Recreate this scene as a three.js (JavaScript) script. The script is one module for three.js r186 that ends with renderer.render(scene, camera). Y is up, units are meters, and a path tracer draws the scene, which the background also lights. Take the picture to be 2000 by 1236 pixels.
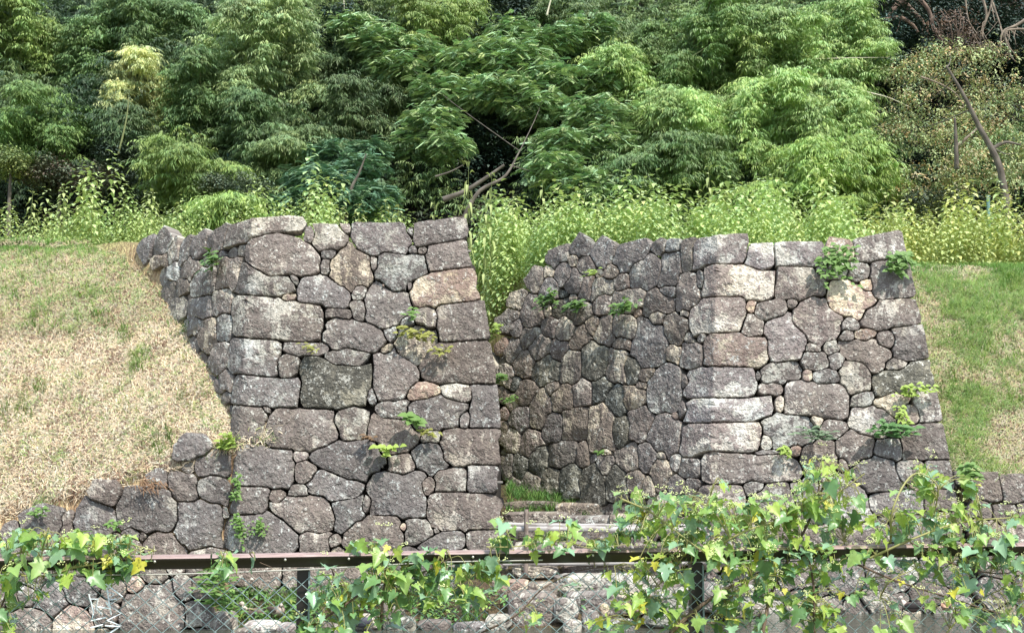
import * as THREE from 'three';
import { ImprovedNoise } from 'three/addons/math/ImprovedNoise.js';
import { mergeGeometries, toCreasedNormals } from 'three/addons/utils/BufferGeometryUtils.js';

// ---------------------------------------------------------------- camera, sky, sun, exposure
const scene = new THREE.Scene();
const FW = 2000, FH = 1236, FOCAL = 2600, PITCH = Math.atan(262 / FOCAL), EYE = new THREE.Vector3(0, 2.75, 0);
const camera = new THREE.PerspectiveCamera(2 * Math.atan(FH / 2 / FOCAL) * 180 / Math.PI, FW / FH, 0.1, 600);
camera.position.copy(EYE);
camera.rotation.set(PITCH, 0, 0);
scene.add(camera);

const SUN = new THREE.Vector3(0.44, 1.12, 0.58).normalize();
{ // a hazy summer sky: pale blue, whiter towards the horizon and round the sun
  const W = 256, Hh = 128, d = new Float32Array(W * Hh * 4), SKY = 1.0;
  for (let j = 0; j < Hh; j++) for (let i = 0; i < W; i++) {
    const el = ((j + 0.5) / Hh - 0.5) * Math.PI, az = ((i + 0.5) / W - 0.5) * 2 * Math.PI, y = Math.sin(el), x = Math.cos(az) * Math.cos(el), z = Math.sin(az) * Math.cos(el);
    const up = Math.max(0, y), c = Math.max(0, x * SUN.x + y * SUN.y + z * SUN.z), halo = 0.5 * Math.pow(c, 6) + 0.9 * Math.pow(c, 40), t = Math.pow(up, 0.5);
    const k = (j * W + i) * 4; d[k] = SKY * (0.86 - 0.40 * t + halo); d[k + 1] = SKY * (0.90 - 0.26 * t + halo * 0.97); d[k + 2] = SKY * (0.95 - 0.08 * t + halo * 0.9); d[k + 3] = 1;
    if (y < 0) { d[k] = 0.25; d[k + 1] = 0.25; d[k + 2] = 0.22; }
  }
  const t = new THREE.DataTexture(d, W, Hh, THREE.RGBAFormat, THREE.FloatType); t.mapping = THREE.EquirectangularReflectionMapping; t.magFilter = THREE.LinearFilter; t.needsUpdate = true;
  scene.background = t; scene.environment = t;
}

const sun = new THREE.DirectionalLight(new THREE.Color(1.0, 0.95, 0.86), 4.0);
sun.position.copy(SUN).multiplyScalar(80).add(new THREE.Vector3(0, 4, -28));
sun.target.position.set(0, 4, -28);
sun.castShadow = true;
sun.shadow.mapSize.set(4096, 4096);
Object.assign(sun.shadow.camera, { left: -35, right: 35, top: 30, bottom: -30, near: 1, far: 200 });
scene.add(sun, sun.target);

const renderer = new THREE.WebGLRenderer({ antialias: true });
renderer.toneMapping = THREE.LinearToneMapping;
renderer.toneMappingExposure = 1.7;
renderer.shadowMap.enabled = true;

// ---------------------------------------------------------------- helpers
const noise3 = new ImprovedNoise();
const N3 = (x, y, z) => noise3.noise(x, y, z);
function rng(seed) { let a = seed >>> 0; return () => { a = (a + 0x6D2B79F5) >>> 0; let t = a; t = Math.imul(t ^ (t >>> 15), t | 1); t ^= t + Math.imul(t ^ (t >>> 7), t | 61); return ((t ^ (t >>> 14)) >>> 0) / 4294967296; }; }
const lerp = THREE.MathUtils.lerp, clamp = THREE.MathUtils.clamp, sstep = THREE.MathUtils.smoothstep;
const V = (x, y, z) => new THREE.Vector3(x, y, z);
function interp(pts, key, x) {                      // piecewise linear through [[x, value], ...]
  if (x <= pts[0][0]) { const [a, b] = pts; return a[1] + (b[1] - a[1]) * (x - a[0]) / (b[0] - a[0]); }
  for (let i = 1; i < pts.length; i++) if (x <= pts[i][0] || i === pts.length - 1) { const a = pts[i - 1], b = pts[i]; return a[1] + (b[1] - a[1]) * (x - a[0]) / (b[0] - a[0]); }
}
const CP = Math.cos(PITCH), SP = Math.sin(PITCH);
function ray(px, py) {                              // direction of a line of sight, |z| = 1 along the level
  const x = (px - FW / 2) / FOCAL, y = (FH / 2 - py) / FOCAL;
  const d = V(x, y * CP + SP, -CP + y * SP);
  return d.divideScalar(-d.z);
}
const at = (px, py, depth) => ray(px, py).multiplyScalar(depth).add(EYE);

const taken = {};
function numbered(name) { const n = taken[name] = (taken[name] ?? -1) + 1; return n ? name + '_' + String(n).padStart(3, '0') : name; }
function shade(o) { o.castShadow = true; o.receiveShadow = true; return o; }
function thing(name, label, category, pos = [0, 0, 0], group) {
  const o = new THREE.Group(); o.name = numbered(name); o.position.set(...pos);
  o.userData = { label, category }; if (group) o.userData.group = group;
  scene.add(o); return o;
}
function part(name, geo, mat, parent, kind) {
  const m = shade(new THREE.Mesh(geo, mat)); m.name = name; if (kind) m.userData.kind = kind;
  parent.add(m); return m;
}
function setting(name, geo, mat, kind = 'structure', label) {
  const m = shade(new THREE.Mesh(geo, mat)); m.name = numbered(name); m.userData = { kind }; if (label) m.userData.label = label;
  scene.add(m); return m;
}
function scatter(name, geo, mat, mats, cols, parent, kind = 'stuff', label) {
  const m = shade(new THREE.InstancedMesh(geo, mat, mats.length)); m.name = parent ? name : numbered(name);
  for (let i = 0; i < mats.length; i++) { m.setMatrixAt(i, mats[i]); if (cols) m.setColorAt(i, cols[i]); }
  m.userData.kind = kind; if (label) m.userData.label = label;
  (parent ?? scene).add(m); return m;
}
class MB {                                          // collects triangles into one geometry
  constructor() { this.p = []; this.n = []; this.uv = []; this.c = []; this.i = []; this.hasC = false; }
  v(x, y, z, u = 0, w = 0, c) { this.p.push(x, y, z); this.uv.push(u, w); if (c) { this.hasC = true; this.c.push(c[0], c[1], c[2]); } return this.p.length / 3 - 1; }
  t(a, b, c) { this.i.push(a, b, c); }
  q(a, b, c, d) { this.i.push(a, b, c, a, c, d); }
  tube(pts, radii, sides = 6, cap = true, c) {
    const rings = [], n = pts.length; let ref = V(0.13, 0.2, 0.97);
    let len = 0;
    for (let k = 0; k < n; k++) {
      const d = V(0, 0, 0).subVectors(pts[Math.min(k + 1, n - 1)], pts[Math.max(k - 1, 0)]).normalize();
      if (Math.abs(d.dot(ref)) > 0.95) ref = V(1, 0.1, 0);
      const a = V(0, 0, 0).crossVectors(d, ref).normalize(), b = V(0, 0, 0).crossVectors(a, d).normalize(); ref = V(0, 0, 0).crossVectors(d, a).negate();
      if (k) len += pts[k].distanceTo(pts[k - 1]);
      const r = typeof radii === 'number' ? radii : radii[k], ring = [];
      for (let s = 0; s <= sides; s++) { const f = s / sides * Math.PI * 2, ca = Math.cos(f) * r, sa = Math.sin(f) * r;
        ring.push(this.v(pts[k].x + a.x * ca + b.x * sa, pts[k].y + a.y * ca + b.y * sa, pts[k].z + a.z * ca + b.z * sa, s / sides * 0.5, len, c)); }
      rings.push(ring);
    }
    for (let k = 0; k < n - 1; k++) for (let s = 0; s < sides; s++) this.q(rings[k][s], rings[k][s + 1], rings[k + 1][s + 1], rings[k + 1][s]);
    if (cap) for (const [k, fl] of [[0, 0], [n - 1, 1]]) { const m = this.v(pts[k].x, pts[k].y, pts[k].z, 0.25, fl ? len : 0, c); for (let s = 0; s < sides; s++) fl ? this.t(rings[k][s], rings[k][s + 1], m) : this.t(rings[k][s + 1], rings[k][s], m); }
    return this;
  }
  geo(smooth = true) {
    const g = new THREE.BufferGeometry();
    g.setAttribute('position', new THREE.Float32BufferAttribute(this.p, 3));
    g.setAttribute('uv', new THREE.Float32BufferAttribute(this.uv, 2));
    if (this.hasC) g.setAttribute('color', new THREE.Float32BufferAttribute(this.c, 3));
    g.setIndex(this.i); g.computeVertexNormals(); return g;
  }
}
const curve = (pts, n) => new THREE.CatmullRomCurve3(pts).getPoints(n);

// ---------------------------------------------------------------- procedural textures
function tileNoise(size, cells, seed, octaves = 4, gain = 0.5, stretchY = 1) {   // wraps at its edges; values about 0..1
  const out = new Float32Array(size * size); let amp = 1, sum = 0;
  for (let o = 0; o < octaves; o++) {
    const cx = cells << o, cy = Math.max(1, Math.round(cx * stretchY)), r = rng(seed * 131 + o * 17 + 5), g = new Float32Array(cx * cy).map(() => r());
    for (let y = 0; y < size; y++) {
      const fy = y / size * cy, iy = Math.floor(fy), ty = fy - iy, sy = ty * ty * (3 - 2 * ty), y0 = iy % cy * cx, y1 = (iy + 1) % cy * cx;
      for (let x = 0; x < size; x++) {
        const fx = x / size * cx, ix = Math.floor(fx), tx = fx - ix, sx = tx * tx * (3 - 2 * tx), x0 = ix % cx, x1 = (ix + 1) % cx;
        const a = g[y0 + x0] + (g[y0 + x1] - g[y0 + x0]) * sx, b = g[y1 + x0] + (g[y1 + x1] - g[y1 + x0]) * sx;
        out[y * size + x] += (a + (b - a) * sy) * amp;
      }
    }
    sum += amp; amp *= gain;
  }
  for (let k = 0; k < out.length; k++) out[k] = clamp((out[k] / sum - 0.5) * 1.5 + 0.5, 0, 1);
  return out;
}
function texture(size, fn, color = true) {          // fn(k) -> [r, g, b] linear 0..1 for pixel k
  const d = new Uint8Array(size * size * 4);
  const enc = (v) => color ? Math.round(255 * clamp(v <= 0.0031308 ? v * 12.92 : 1.055 * Math.pow(v, 1 / 2.4) - 0.055, 0, 1)) : Math.round(255 * clamp(v, 0, 1));
  for (let k = 0; k < size * size; k++) { const c = fn(k); d[k * 4] = enc(c[0]); d[k * 4 + 1] = enc(c[1]); d[k * 4 + 2] = enc(c[2]); d[k * 4 + 3] = 255; }
  const t = new THREE.DataTexture(d, size, size); t.wrapS = t.wrapT = THREE.RepeatWrapping; t.magFilter = THREE.LinearFilter; t.minFilter = THREE.LinearMipmapLinearFilter; t.generateMipmaps = true;
  if (color) t.colorSpace = THREE.SRGBColorSpace; t.needsUpdate = true; return t;
}
const mix3 = (a, b, t) => [a[0] + (b[0] - a[0]) * t, a[1] + (b[1] - a[1]) * t, a[2] + (b[2] - a[2]) * t];
// ---------------------------------------------------------------- stone: granite with dark patina, streaks and pale lichen
const TS = 1024, TM = 4;                            // texture side in pixels, in metres
const nBig = tileNoise(TS, 6, 1, 4, 0.55), nMid = tileNoise(TS, 16, 2, 4, 0.6), nMot = tileNoise(TS, 56, 3, 3, 0.7), nFine = tileNoise(TS, 130, 8, 2, 0.7), nGrain = tileNoise(TS, 330, 4, 1);
const nStreak = tileNoise(TS, 40, 5, 4, 0.7, 0.13), nLich = tileNoise(TS, 44, 6, 4, 0.75), nHue = tileNoise(TS, 7, 7, 3);
function stoneTexture(base, pale, patina, cover, lichen, streak) {
  return texture(TS, (k) => {
    let c = mix3(base, pale, clamp((nMid[k] * 0.5 + nMot[k] * 0.6 - 0.25) * 1.7, 0, 1));
    c = mix3(c, [c[0] * 1.06, c[1] * 0.98, c[2] * 0.84], nHue[k]);
    const m = nBig[k] * 0.5 + nMid[k] * 0.22 + nMot[k] * 0.26 + nStreak[k] * streak * 0.8 + 0.01 - streak * 0.4;
    const p = sstep(m, 0.585 - cover * 0.5, 0.675 - cover * 0.5), st = sstep(nStreak[k] * 0.8 + nMot[k] * 0.25, 0.66 - streak * 0.2, 0.84 - streak * 0.2) * streak * 2;
    c = mix3(c, patina, clamp(p * (0.6 + 0.5 * nFine[k]) + st * 0.7, 0, 0.93));
    const l = sstep(nLich[k] * 0.75 + nFine[k] * 0.45, 0.93 - lichen * 0.28, 1.08 - lichen * 0.28);
    c = mix3(c, [0.45, 0.45, 0.405], l * 0.62);
    const s = 0.46 + 0.28 * nGrain[k] + 0.36 * nFine[k] + 0.5 * nMot[k];
    return [c[0] * s, c[1] * s, c[2] * s];
  });
}
const stoneBump = texture(TS, (k) => { const h = nMid[k] * 0.4 + nMot[k] * 0.34 + nFine[k] * 0.18 + nGrain[k] * 0.08; return [h, h, h]; }, false);
const stoneMat = (map) => new THREE.MeshStandardMaterial({ map, bumpMap: stoneBump, bumpScale: 0.06, roughness: 0.93, vertexColors: true });
const PATINA = [0.098, 0.078, 0.071];
const stoneMats = [
  stoneMat(stoneTexture([0.30, 0.28, 0.255], [0.43, 0.41, 0.38], PATINA, 0.54, 0.5, 0.22)),            // 0 dark patina
  stoneMat(stoneTexture([0.30, 0.295, 0.272], [0.45, 0.44, 0.41], PATINA, 0.36, 0.66, 0.18)),           // 1 grey, lichened
  stoneMat(stoneTexture([0.43, 0.37, 0.29], [0.56, 0.50, 0.41], [0.19, 0.13, 0.11], 0.28, 0.5, 0.14)),   // 2 cream
  stoneMat(stoneTexture([0.34, 0.305, 0.25], [0.47, 0.435, 0.365], [0.11, 0.088, 0.076], 0.42, 0.42, 0.34)), // 3 brown, streaked
  stoneMat(stoneTexture([0.21, 0.205, 0.175], [0.31, 0.305, 0.26], [0.05, 0.048, 0.04], 0.40, 0.65, 0.10)),    // 4 olive, mossy
  stoneMat(stoneTexture([0.36, 0.345, 0.32], [0.53, 0.515, 0.48], [0.14, 0.11, 0.105], 0.28, 0.6, 0.12)),   // 5 whitish
  stoneMat(stoneTexture([0.35, 0.33, 0.305], [0.49, 0.47, 0.44], PATINA, 0.44, 0.55, 0.16)),               // 6 pale with dark streaks
];
const earthMat = new THREE.MeshStandardMaterial({ color: new THREE.Color(0.035, 0.028, 0.022), roughness: 1 });

// A battered wall, unrolled: u metres along it, y up. u < 0 lies on the side face, u past the right edge on the return face.
const BATTER = 0.18, zFront = (y) => -23.0 - BATTER * (y - 0.6);
const FN = V(0, BATTER, 1);
function hitFront(px, py, dz = 0) { const r = ray(px, py); const t = -(EYE.z * FN.z + EYE.y * FN.y + 23.0 - dz - 0.6 * BATTER) / r.dot(FN); return r.multiplyScalar(t).add(EYE); }
class Wall {
  constructor({ corner, side, right, ret, dz = 0 }) {
    this.dz = dz;
    this.edge = corner.map(([x, y]) => { const h = hitFront(x, y, dz); return [h.y, h.x]; }).sort((a, b) => a[0] - b[0]);
    this.side = side && V(...side).normalize(); this.ret = ret && V(...ret).normalize();
    this.rightPts = right && right.map(([x, y]) => { const h = hitFront(x, y, dz); return [h.y, h.x]; }).sort((a, b) => a[0] - b[0]);
    if (this.side) { const a = this.fold(-2, 0), b = this.fold(8, 0); this.sn = V(0, 0, 0).crossVectors(this.side, b.sub(a)).normalize(); this.s0 = a; }
  }
  xc(y) { return interp(this.edge, 0, y); }
  uR(y) { return this.rightPts ? interp(this.rightPts, 0, y) - this.xc(y) : 1e9; }
  fold(y) { return V(this.xc(y), y, zFront(y) + this.dz); }
  raw(u, y) {
    const c = this.fold(y);
    if (u < 0 && this.side) return c.addScaledVector(this.side, -u);
    const R = this.uR(y);
    if (u > R && this.ret) { c.x += R; return c.addScaledVector(this.ret, u - R); }
    c.x += u; return c;
  }
  pos(u, y) { const r = 0.018; return this.raw(u, y).multiplyScalar(0.4).addScaledVector(this.raw(u - r, y), 0.3).addScaledVector(this.raw(u + r, y), 0.3); }
  frame(u, y, front = false) {
    if (front) { const R = this.uR(y); u = Math.min(u, R); const e = 0.03, p = this.pos(Math.min(u, R - 0.02), y); p.x += Math.max(0, u - R + 0.02); const n = V(0, 0, 0).crossVectors(this.raw(Math.min(u + e, R), y).sub(this.raw(u - e, y)), this.raw(u - 0.05, y + e).sub(this.raw(u - 0.05, y - e))).normalize(); return { p, n }; }
    const e = 0.03, p = this.pos(u, y), n = V(0, 0, 0).crossVectors(this.raw(u + e, y).sub(this.raw(u - e, y)), this.raw(u, y + e).sub(this.raw(u, y - e))).normalize();
    return { p, n };
  }
  uy(px, py) {
    const h = hitFront(px, py, this.dz), u = h.x - this.xc(h.y);
    if (u >= 0 || !this.side) return [u, h.y];
    const r = ray(px, py), c0 = this.fold(0), t = c0.clone().sub(EYE).dot(this.sn) / r.dot(this.sn), q = r.multiplyScalar(t).add(EYE);
    return [-q.clone().sub(this.fold(q.y)).dot(this.side), q.y];
  }
}
const inside = (poly, u, y) => { let c = false; for (let i = 0, j = poly.length - 1; i < poly.length; j = i++) { const [ax, ay] = poly[i], [bx, by] = poly[j]; if ((ay > y) !== (by > y) && u < (bx - ax) * (y - ay) / (by - ay) + ax) c = !c; } return c; };

// Each stone is a rounded block seeded by centre, size, turn and squareness; neighbours press against each other along the joints.
function sdf(s, u, y) {
  const dx = u - s.u, dy = y - s.y; if (!s.e) s.e = edgesOf(s);
  let d = -9; for (const [x, z, h] of s.e) { const q = x * dx + z * dy - h; if (q > d) d = q; }
  return d;
}
function edgesOf(s) {                               // the flat sides that a mason's hammer left: normals and distances from the centre
  const R = rng(Math.round(s.u * 1000) * 7 + Math.round(s.y * 1000) * 13 + 99), q = s.p / (s.p - 1), out = [], block = s.p >= 4.5;
  const n = block ? 8 : 5 + Math.floor(R() * 2.4), f0 = block ? 0 : R() * 6.28;
  for (let k = 0; k < n; k++) {
    const axis = block && k % 2 === 0, f = f0 + k / n * 6.2832 + (R() - 0.5) * (axis ? 0.13 : block ? 0.5 : 0.62), cx = Math.cos(f), sx = Math.sin(f);
    let h = Math.pow(Math.pow(s.a * Math.abs(cx), q) + Math.pow(s.b * Math.abs(sx), q), 1 / q);
    if (block && !axis) { const full = s.a * Math.abs(cx) + s.b * Math.abs(sx); h = full - Math.min(s.a, s.b) * (0.0 + 0.10 * R()); }
    out.push([cx * s.c - sx * s.s, cx * s.s + sx * s.c, h]);
  }
  return out;
}
const seedOf = (wall, [cx, cy, w, h, deg = 0, tone = 0, p = 4, out = 0]) => {
  const [u, y] = wall.uy(cx, cy), [u0] = wall.uy(cx - w / 2, cy), [u1] = wall.uy(cx + w / 2, cy), [, y0] = wall.uy(cx, cy + h / 2), [, y1] = wall.uy(cx, cy - h / 2);
  const r = deg * Math.PI / 180;
  return { u: (u0 + u1) / 2, y, a: Math.abs(u1 - u0) / 2, b: Math.abs(y1 - y0) / 2, c: Math.cos(r), s: Math.sin(r), p, tone, out, main: true };
};
function fillGaps(seeds, poly, R, { least = 0.045, most = 0.26, step = 0.07, tones = [0, 1, 3], grow = 1.12 }) {
  const us = poly.map((q) => q[0]), ys = poly.map((q) => q[1]);
  const u0 = Math.min(...us), u1 = Math.max(...us), y0 = Math.min(...ys), y1 = Math.max(...ys), cells = [];
  for (let u = u0; u < u1; u += step) for (let y = y0; y < y1; y += step) {
    const uu = u + (R() - 0.5) * step, yy = y + (R() - 0.5) * step;
    if (!inside(poly, uu, yy)) continue;
    let d = 9; for (const s of seeds) { const q = sdf(s, uu, yy); if (q < d) d = q; }
    if (d > least) cells.push({ u: uu, y: yy, d });
  }
  const added = [];
  while (cells.length) {
    let best = 0, bv = -1; for (let k = 0; k < cells.length; k++) { const v = Math.min(cells[k].d, most) ; if (v > bv) { bv = v; best = k; } }
    const g = cells[best]; if (g.d < least) break;
    const r = Math.min(g.d * grow, most * (0.75 + 0.5 * R())), q = 0.8 + 0.7 * R(), f = (R() - 0.5) * 0.9;
    const s = { u: g.u, y: g.y, a: r * Math.sqrt(q) * 1.08, b: r / Math.sqrt(q) * 1.05, c: Math.cos(f), s: Math.sin(f), p: 2.6 + R() * 1.6, tone: tones[Math.floor(R() * tones.length)], out: -0.02 - 0.06 * R(), main: r > 0.15 };
    seeds.push(s); added.push(s);
    for (let k = cells.length - 1; k >= 0; k--) { const c = cells[k]; if (Math.abs(c.u - s.u) > 1.2 || Math.abs(c.y - s.y) > 1.2) continue; c.d = Math.min(c.d, sdf(s, c.u, c.y)); if (c.d < least) { cells[k] = cells[cells.length - 1]; cells.pop(); } }
  }
  return added;
}
function stoneGeo(wall, s, seeds, R, clip) {
  const size = Math.max(s.a, s.b), K = clamp(Math.round((s.a + s.b) * 4 / 0.06), 14, 48), near = seeds.filter((o) => o !== s && Math.hypot(o.u - s.u, o.y - s.y) < size * 1.6 + Math.max(o.a, o.b) * 1.5);
  const joint = s.main ? 0.008 : 0.006, slack = Math.min(0.11, size * 0.34), radii = [], step = Math.max(0.008, size / 50), so = R() * 50;
  for (let k = 0; k < K; k++) {
    const f = k / K * Math.PI * 2, cx = Math.cos(f), sx = Math.sin(f); let r = step;
    for (; r < size * 1.9; r += step) {
      const u = s.u + cx * r, y = s.y + sx * r, d = sdf(s, u, y);
      if (d > (sx > 0.25 ? slack * 0.35 : slack) || (clip && !clip(u, y))) break;
      let hit = false; for (const o of near) if (sdf(o, u, y) - d < joint) { hit = true; break; }
      if (hit) break;
    }
    radii.push(Math.max(r - step, 0.02));
  }
  const rad = radii.map((r, k) => (r * 0.92 + (radii[(k + 1) % K] + radii[(k + K - 1) % K]) * 0.04) * (1 + 0.035 * N3(k * 0.9, so, 2.2) - 0.012));
  const rs = s.main ? [0.22, 0.45, 0.65, 0.8, 0.9, 0.97, 1] : [0.5, 0.85, 1];
  const mean = rad.reduce((a, b) => a + b, 0) / K, er = clamp(mean * 0.09, 0.006, 0.022), bulge = clamp(mean * (0.02 + 0.08 * R()), 0.004, 0.035);
  const facets = []; const bent = wall.side && Math.abs(s.u) < s.a; for (let k = 0; k < 4; k++) { const f = R() * 6.283, m = bent ? 0.03 : 0.06 + 0.26 * R() * R() + (k === 0 ? 0.14 : 0); facets.push([Math.cos(f), Math.sin(f), m, bulge + m * mean * (0.2 + 0.6 * R())]); }
  const mb = new MB(), ou = R() * 9, ov = R() * 9, tint = 0.76 + 0.46 * R(), warm = (R() - 0.5) * 0.10, col = [tint * (1 + warm), tint, tint * (1 - warm)];
  const amp = s.main ? 0.022 : 0.008;
  const front = !!wall.rightPts && s.u < wall.uR(s.y);
  const put = (du, dy, z) => { let u = s.u + du; const y = s.y + dy; if (s.main && wall.side) { if (Math.abs(u) < 0.04) u = 0; } const { p, n } = wall.frame(u, y, front), z2 = z + s.out; return mb.v(p.x + n.x * z2, p.y + n.y * z2, p.z + n.z * z2, u / TM + ou, y / TM + ov, col); };
  const depth = (du, dy, t, edge) => {
    const r = Math.min(edge / er, 1); let z = bulge * (1 - t * t) - er * (1 - Math.sqrt(Math.max(0, 1 - (1 - r) * (1 - r))));
    for (const [fx, fy, m, c] of facets) z = Math.min(z, c - m * (du * fx + dy * fy));
    return z - amp * 0.9 * Math.abs(N3((s.u + du) * 4.2 + so, (s.y + dy) * 4.2 - so, 1.3)) + amp * (N3((s.u + du) * 3.1 + so, (s.y + dy) * 3.1, so) * 0.7 + N3((s.u + du) * 8.3, (s.y + dy) * 8.3 + so, 3.7) * 0.7 + N3((s.u + du) * 19, (s.y + dy) * 19 + so, 7.7) * 0.35);
  };
  const c0 = put(0, 0, depth(0, 0, 0, mean)), rings = [];
  for (const t of rs) rings.push(rad.map((r, k) => { const f = k / K * Math.PI * 2; return put(Math.cos(f) * r * t, Math.sin(f) * r * t, depth(Math.cos(f) * r * t, Math.sin(f) * r * t, t, r * (1 - t))); }));
  for (const [t, z] of [[1, -er - 0.1], [0.94, -er - 0.3]]) rings.push(rad.map((r, k) => { const f = k / K * Math.PI * 2; return put(Math.cos(f) * r * t, Math.sin(f) * r * t, z); }));
  for (let k = 0; k < K; k++) { const j = (k + 1) % K; mb.t(c0, rings[0][k], rings[0][j]); for (let q = 0; q < rings.length - 1; q++) mb.q(rings[q][k], rings[q + 1][k], rings[q + 1][j], rings[q][j]); }
  return s.main ? toCreasedNormals(mb.geo(), 0.62) : mb.geo();
}
function buildStones(wall, parent, seeds, R, opt = {}) {
  const small = {};
  let n = 0;
  const order = [...seeds].sort((p, q) => q.a * q.b - p.a * p.b);
  for (const s of order) {
    if (s.ghost) continue;
    const edge = wall.rightPts && (s.u < wall.uR(s.y) ? (u, y) => u < wall.uR(y) : (u, y) => u > wall.uR(y) + 0.5);
    const g = stoneGeo(wall, s, opt.also ? seeds.concat(opt.also) : seeds, R, opt.clip ?? edge);
    const big = Math.min(s.a, s.b) * 2 * 110 > 9 && n < 290;
    if (!big && g.index === null) { g.setIndex([...Array(g.attributes.position.count).keys()]); }
    if (big) { part('stone', g, stoneMats[s.tone], parent); n++; } else (small[s.tone] ??= []).push(g);
  }
  for (const t in small) part('chink_stones', mergeGeometries(small[t]), stoneMats[t], parent, 'stuff');
  return n;
}
// earth and rubble behind the facing: follows the wall 0.28 m inside it, closed by a top that runs back into the hill
function coreGeo(wall, u0, u1, yB, yT, back, inset = 0.3) {
  const mb = new MB(), nu = Math.ceil((u1 - u0) / 0.25), ny = 16, id = [];
  for (let i = 0; i <= nu; i++) { const u = lerp(u0, u1, i / nu), top = yT(u), col = []; for (let j = 0; j <= ny; j++) { const y = lerp(yB, top, j / ny), { p, n } = wall.frame(u, y); if (n.z > 0.25) p.addScaledVector(n, -inset); else p.add(V(-0.3 * Math.sign(n.x), 0, -0.3)); col.push(mb.v(p.x, p.y, p.z, u, y)); if (j === ny) { const bx = n.z > 0.2 ? -n.x : -n.x * 0.5, bk = n.z > 0.2 ? -n.z : -0.6; for (const [bz, by] of [[back * 0.5, 0.02], [back, 0.03]]) col.push(mb.v(p.x + bx * bz, p.y + by, p.z + bk * bz, u, y + bz)); } } id.push(col); }
  for (let i = 0; i < nu; i++) for (let j = 0; j < id[0].length - 1; j++) mb.q(id[i][j], id[i + 1][j], id[i + 1][j + 1], id[i][j + 1]);
  return mb.geo();
}
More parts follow.
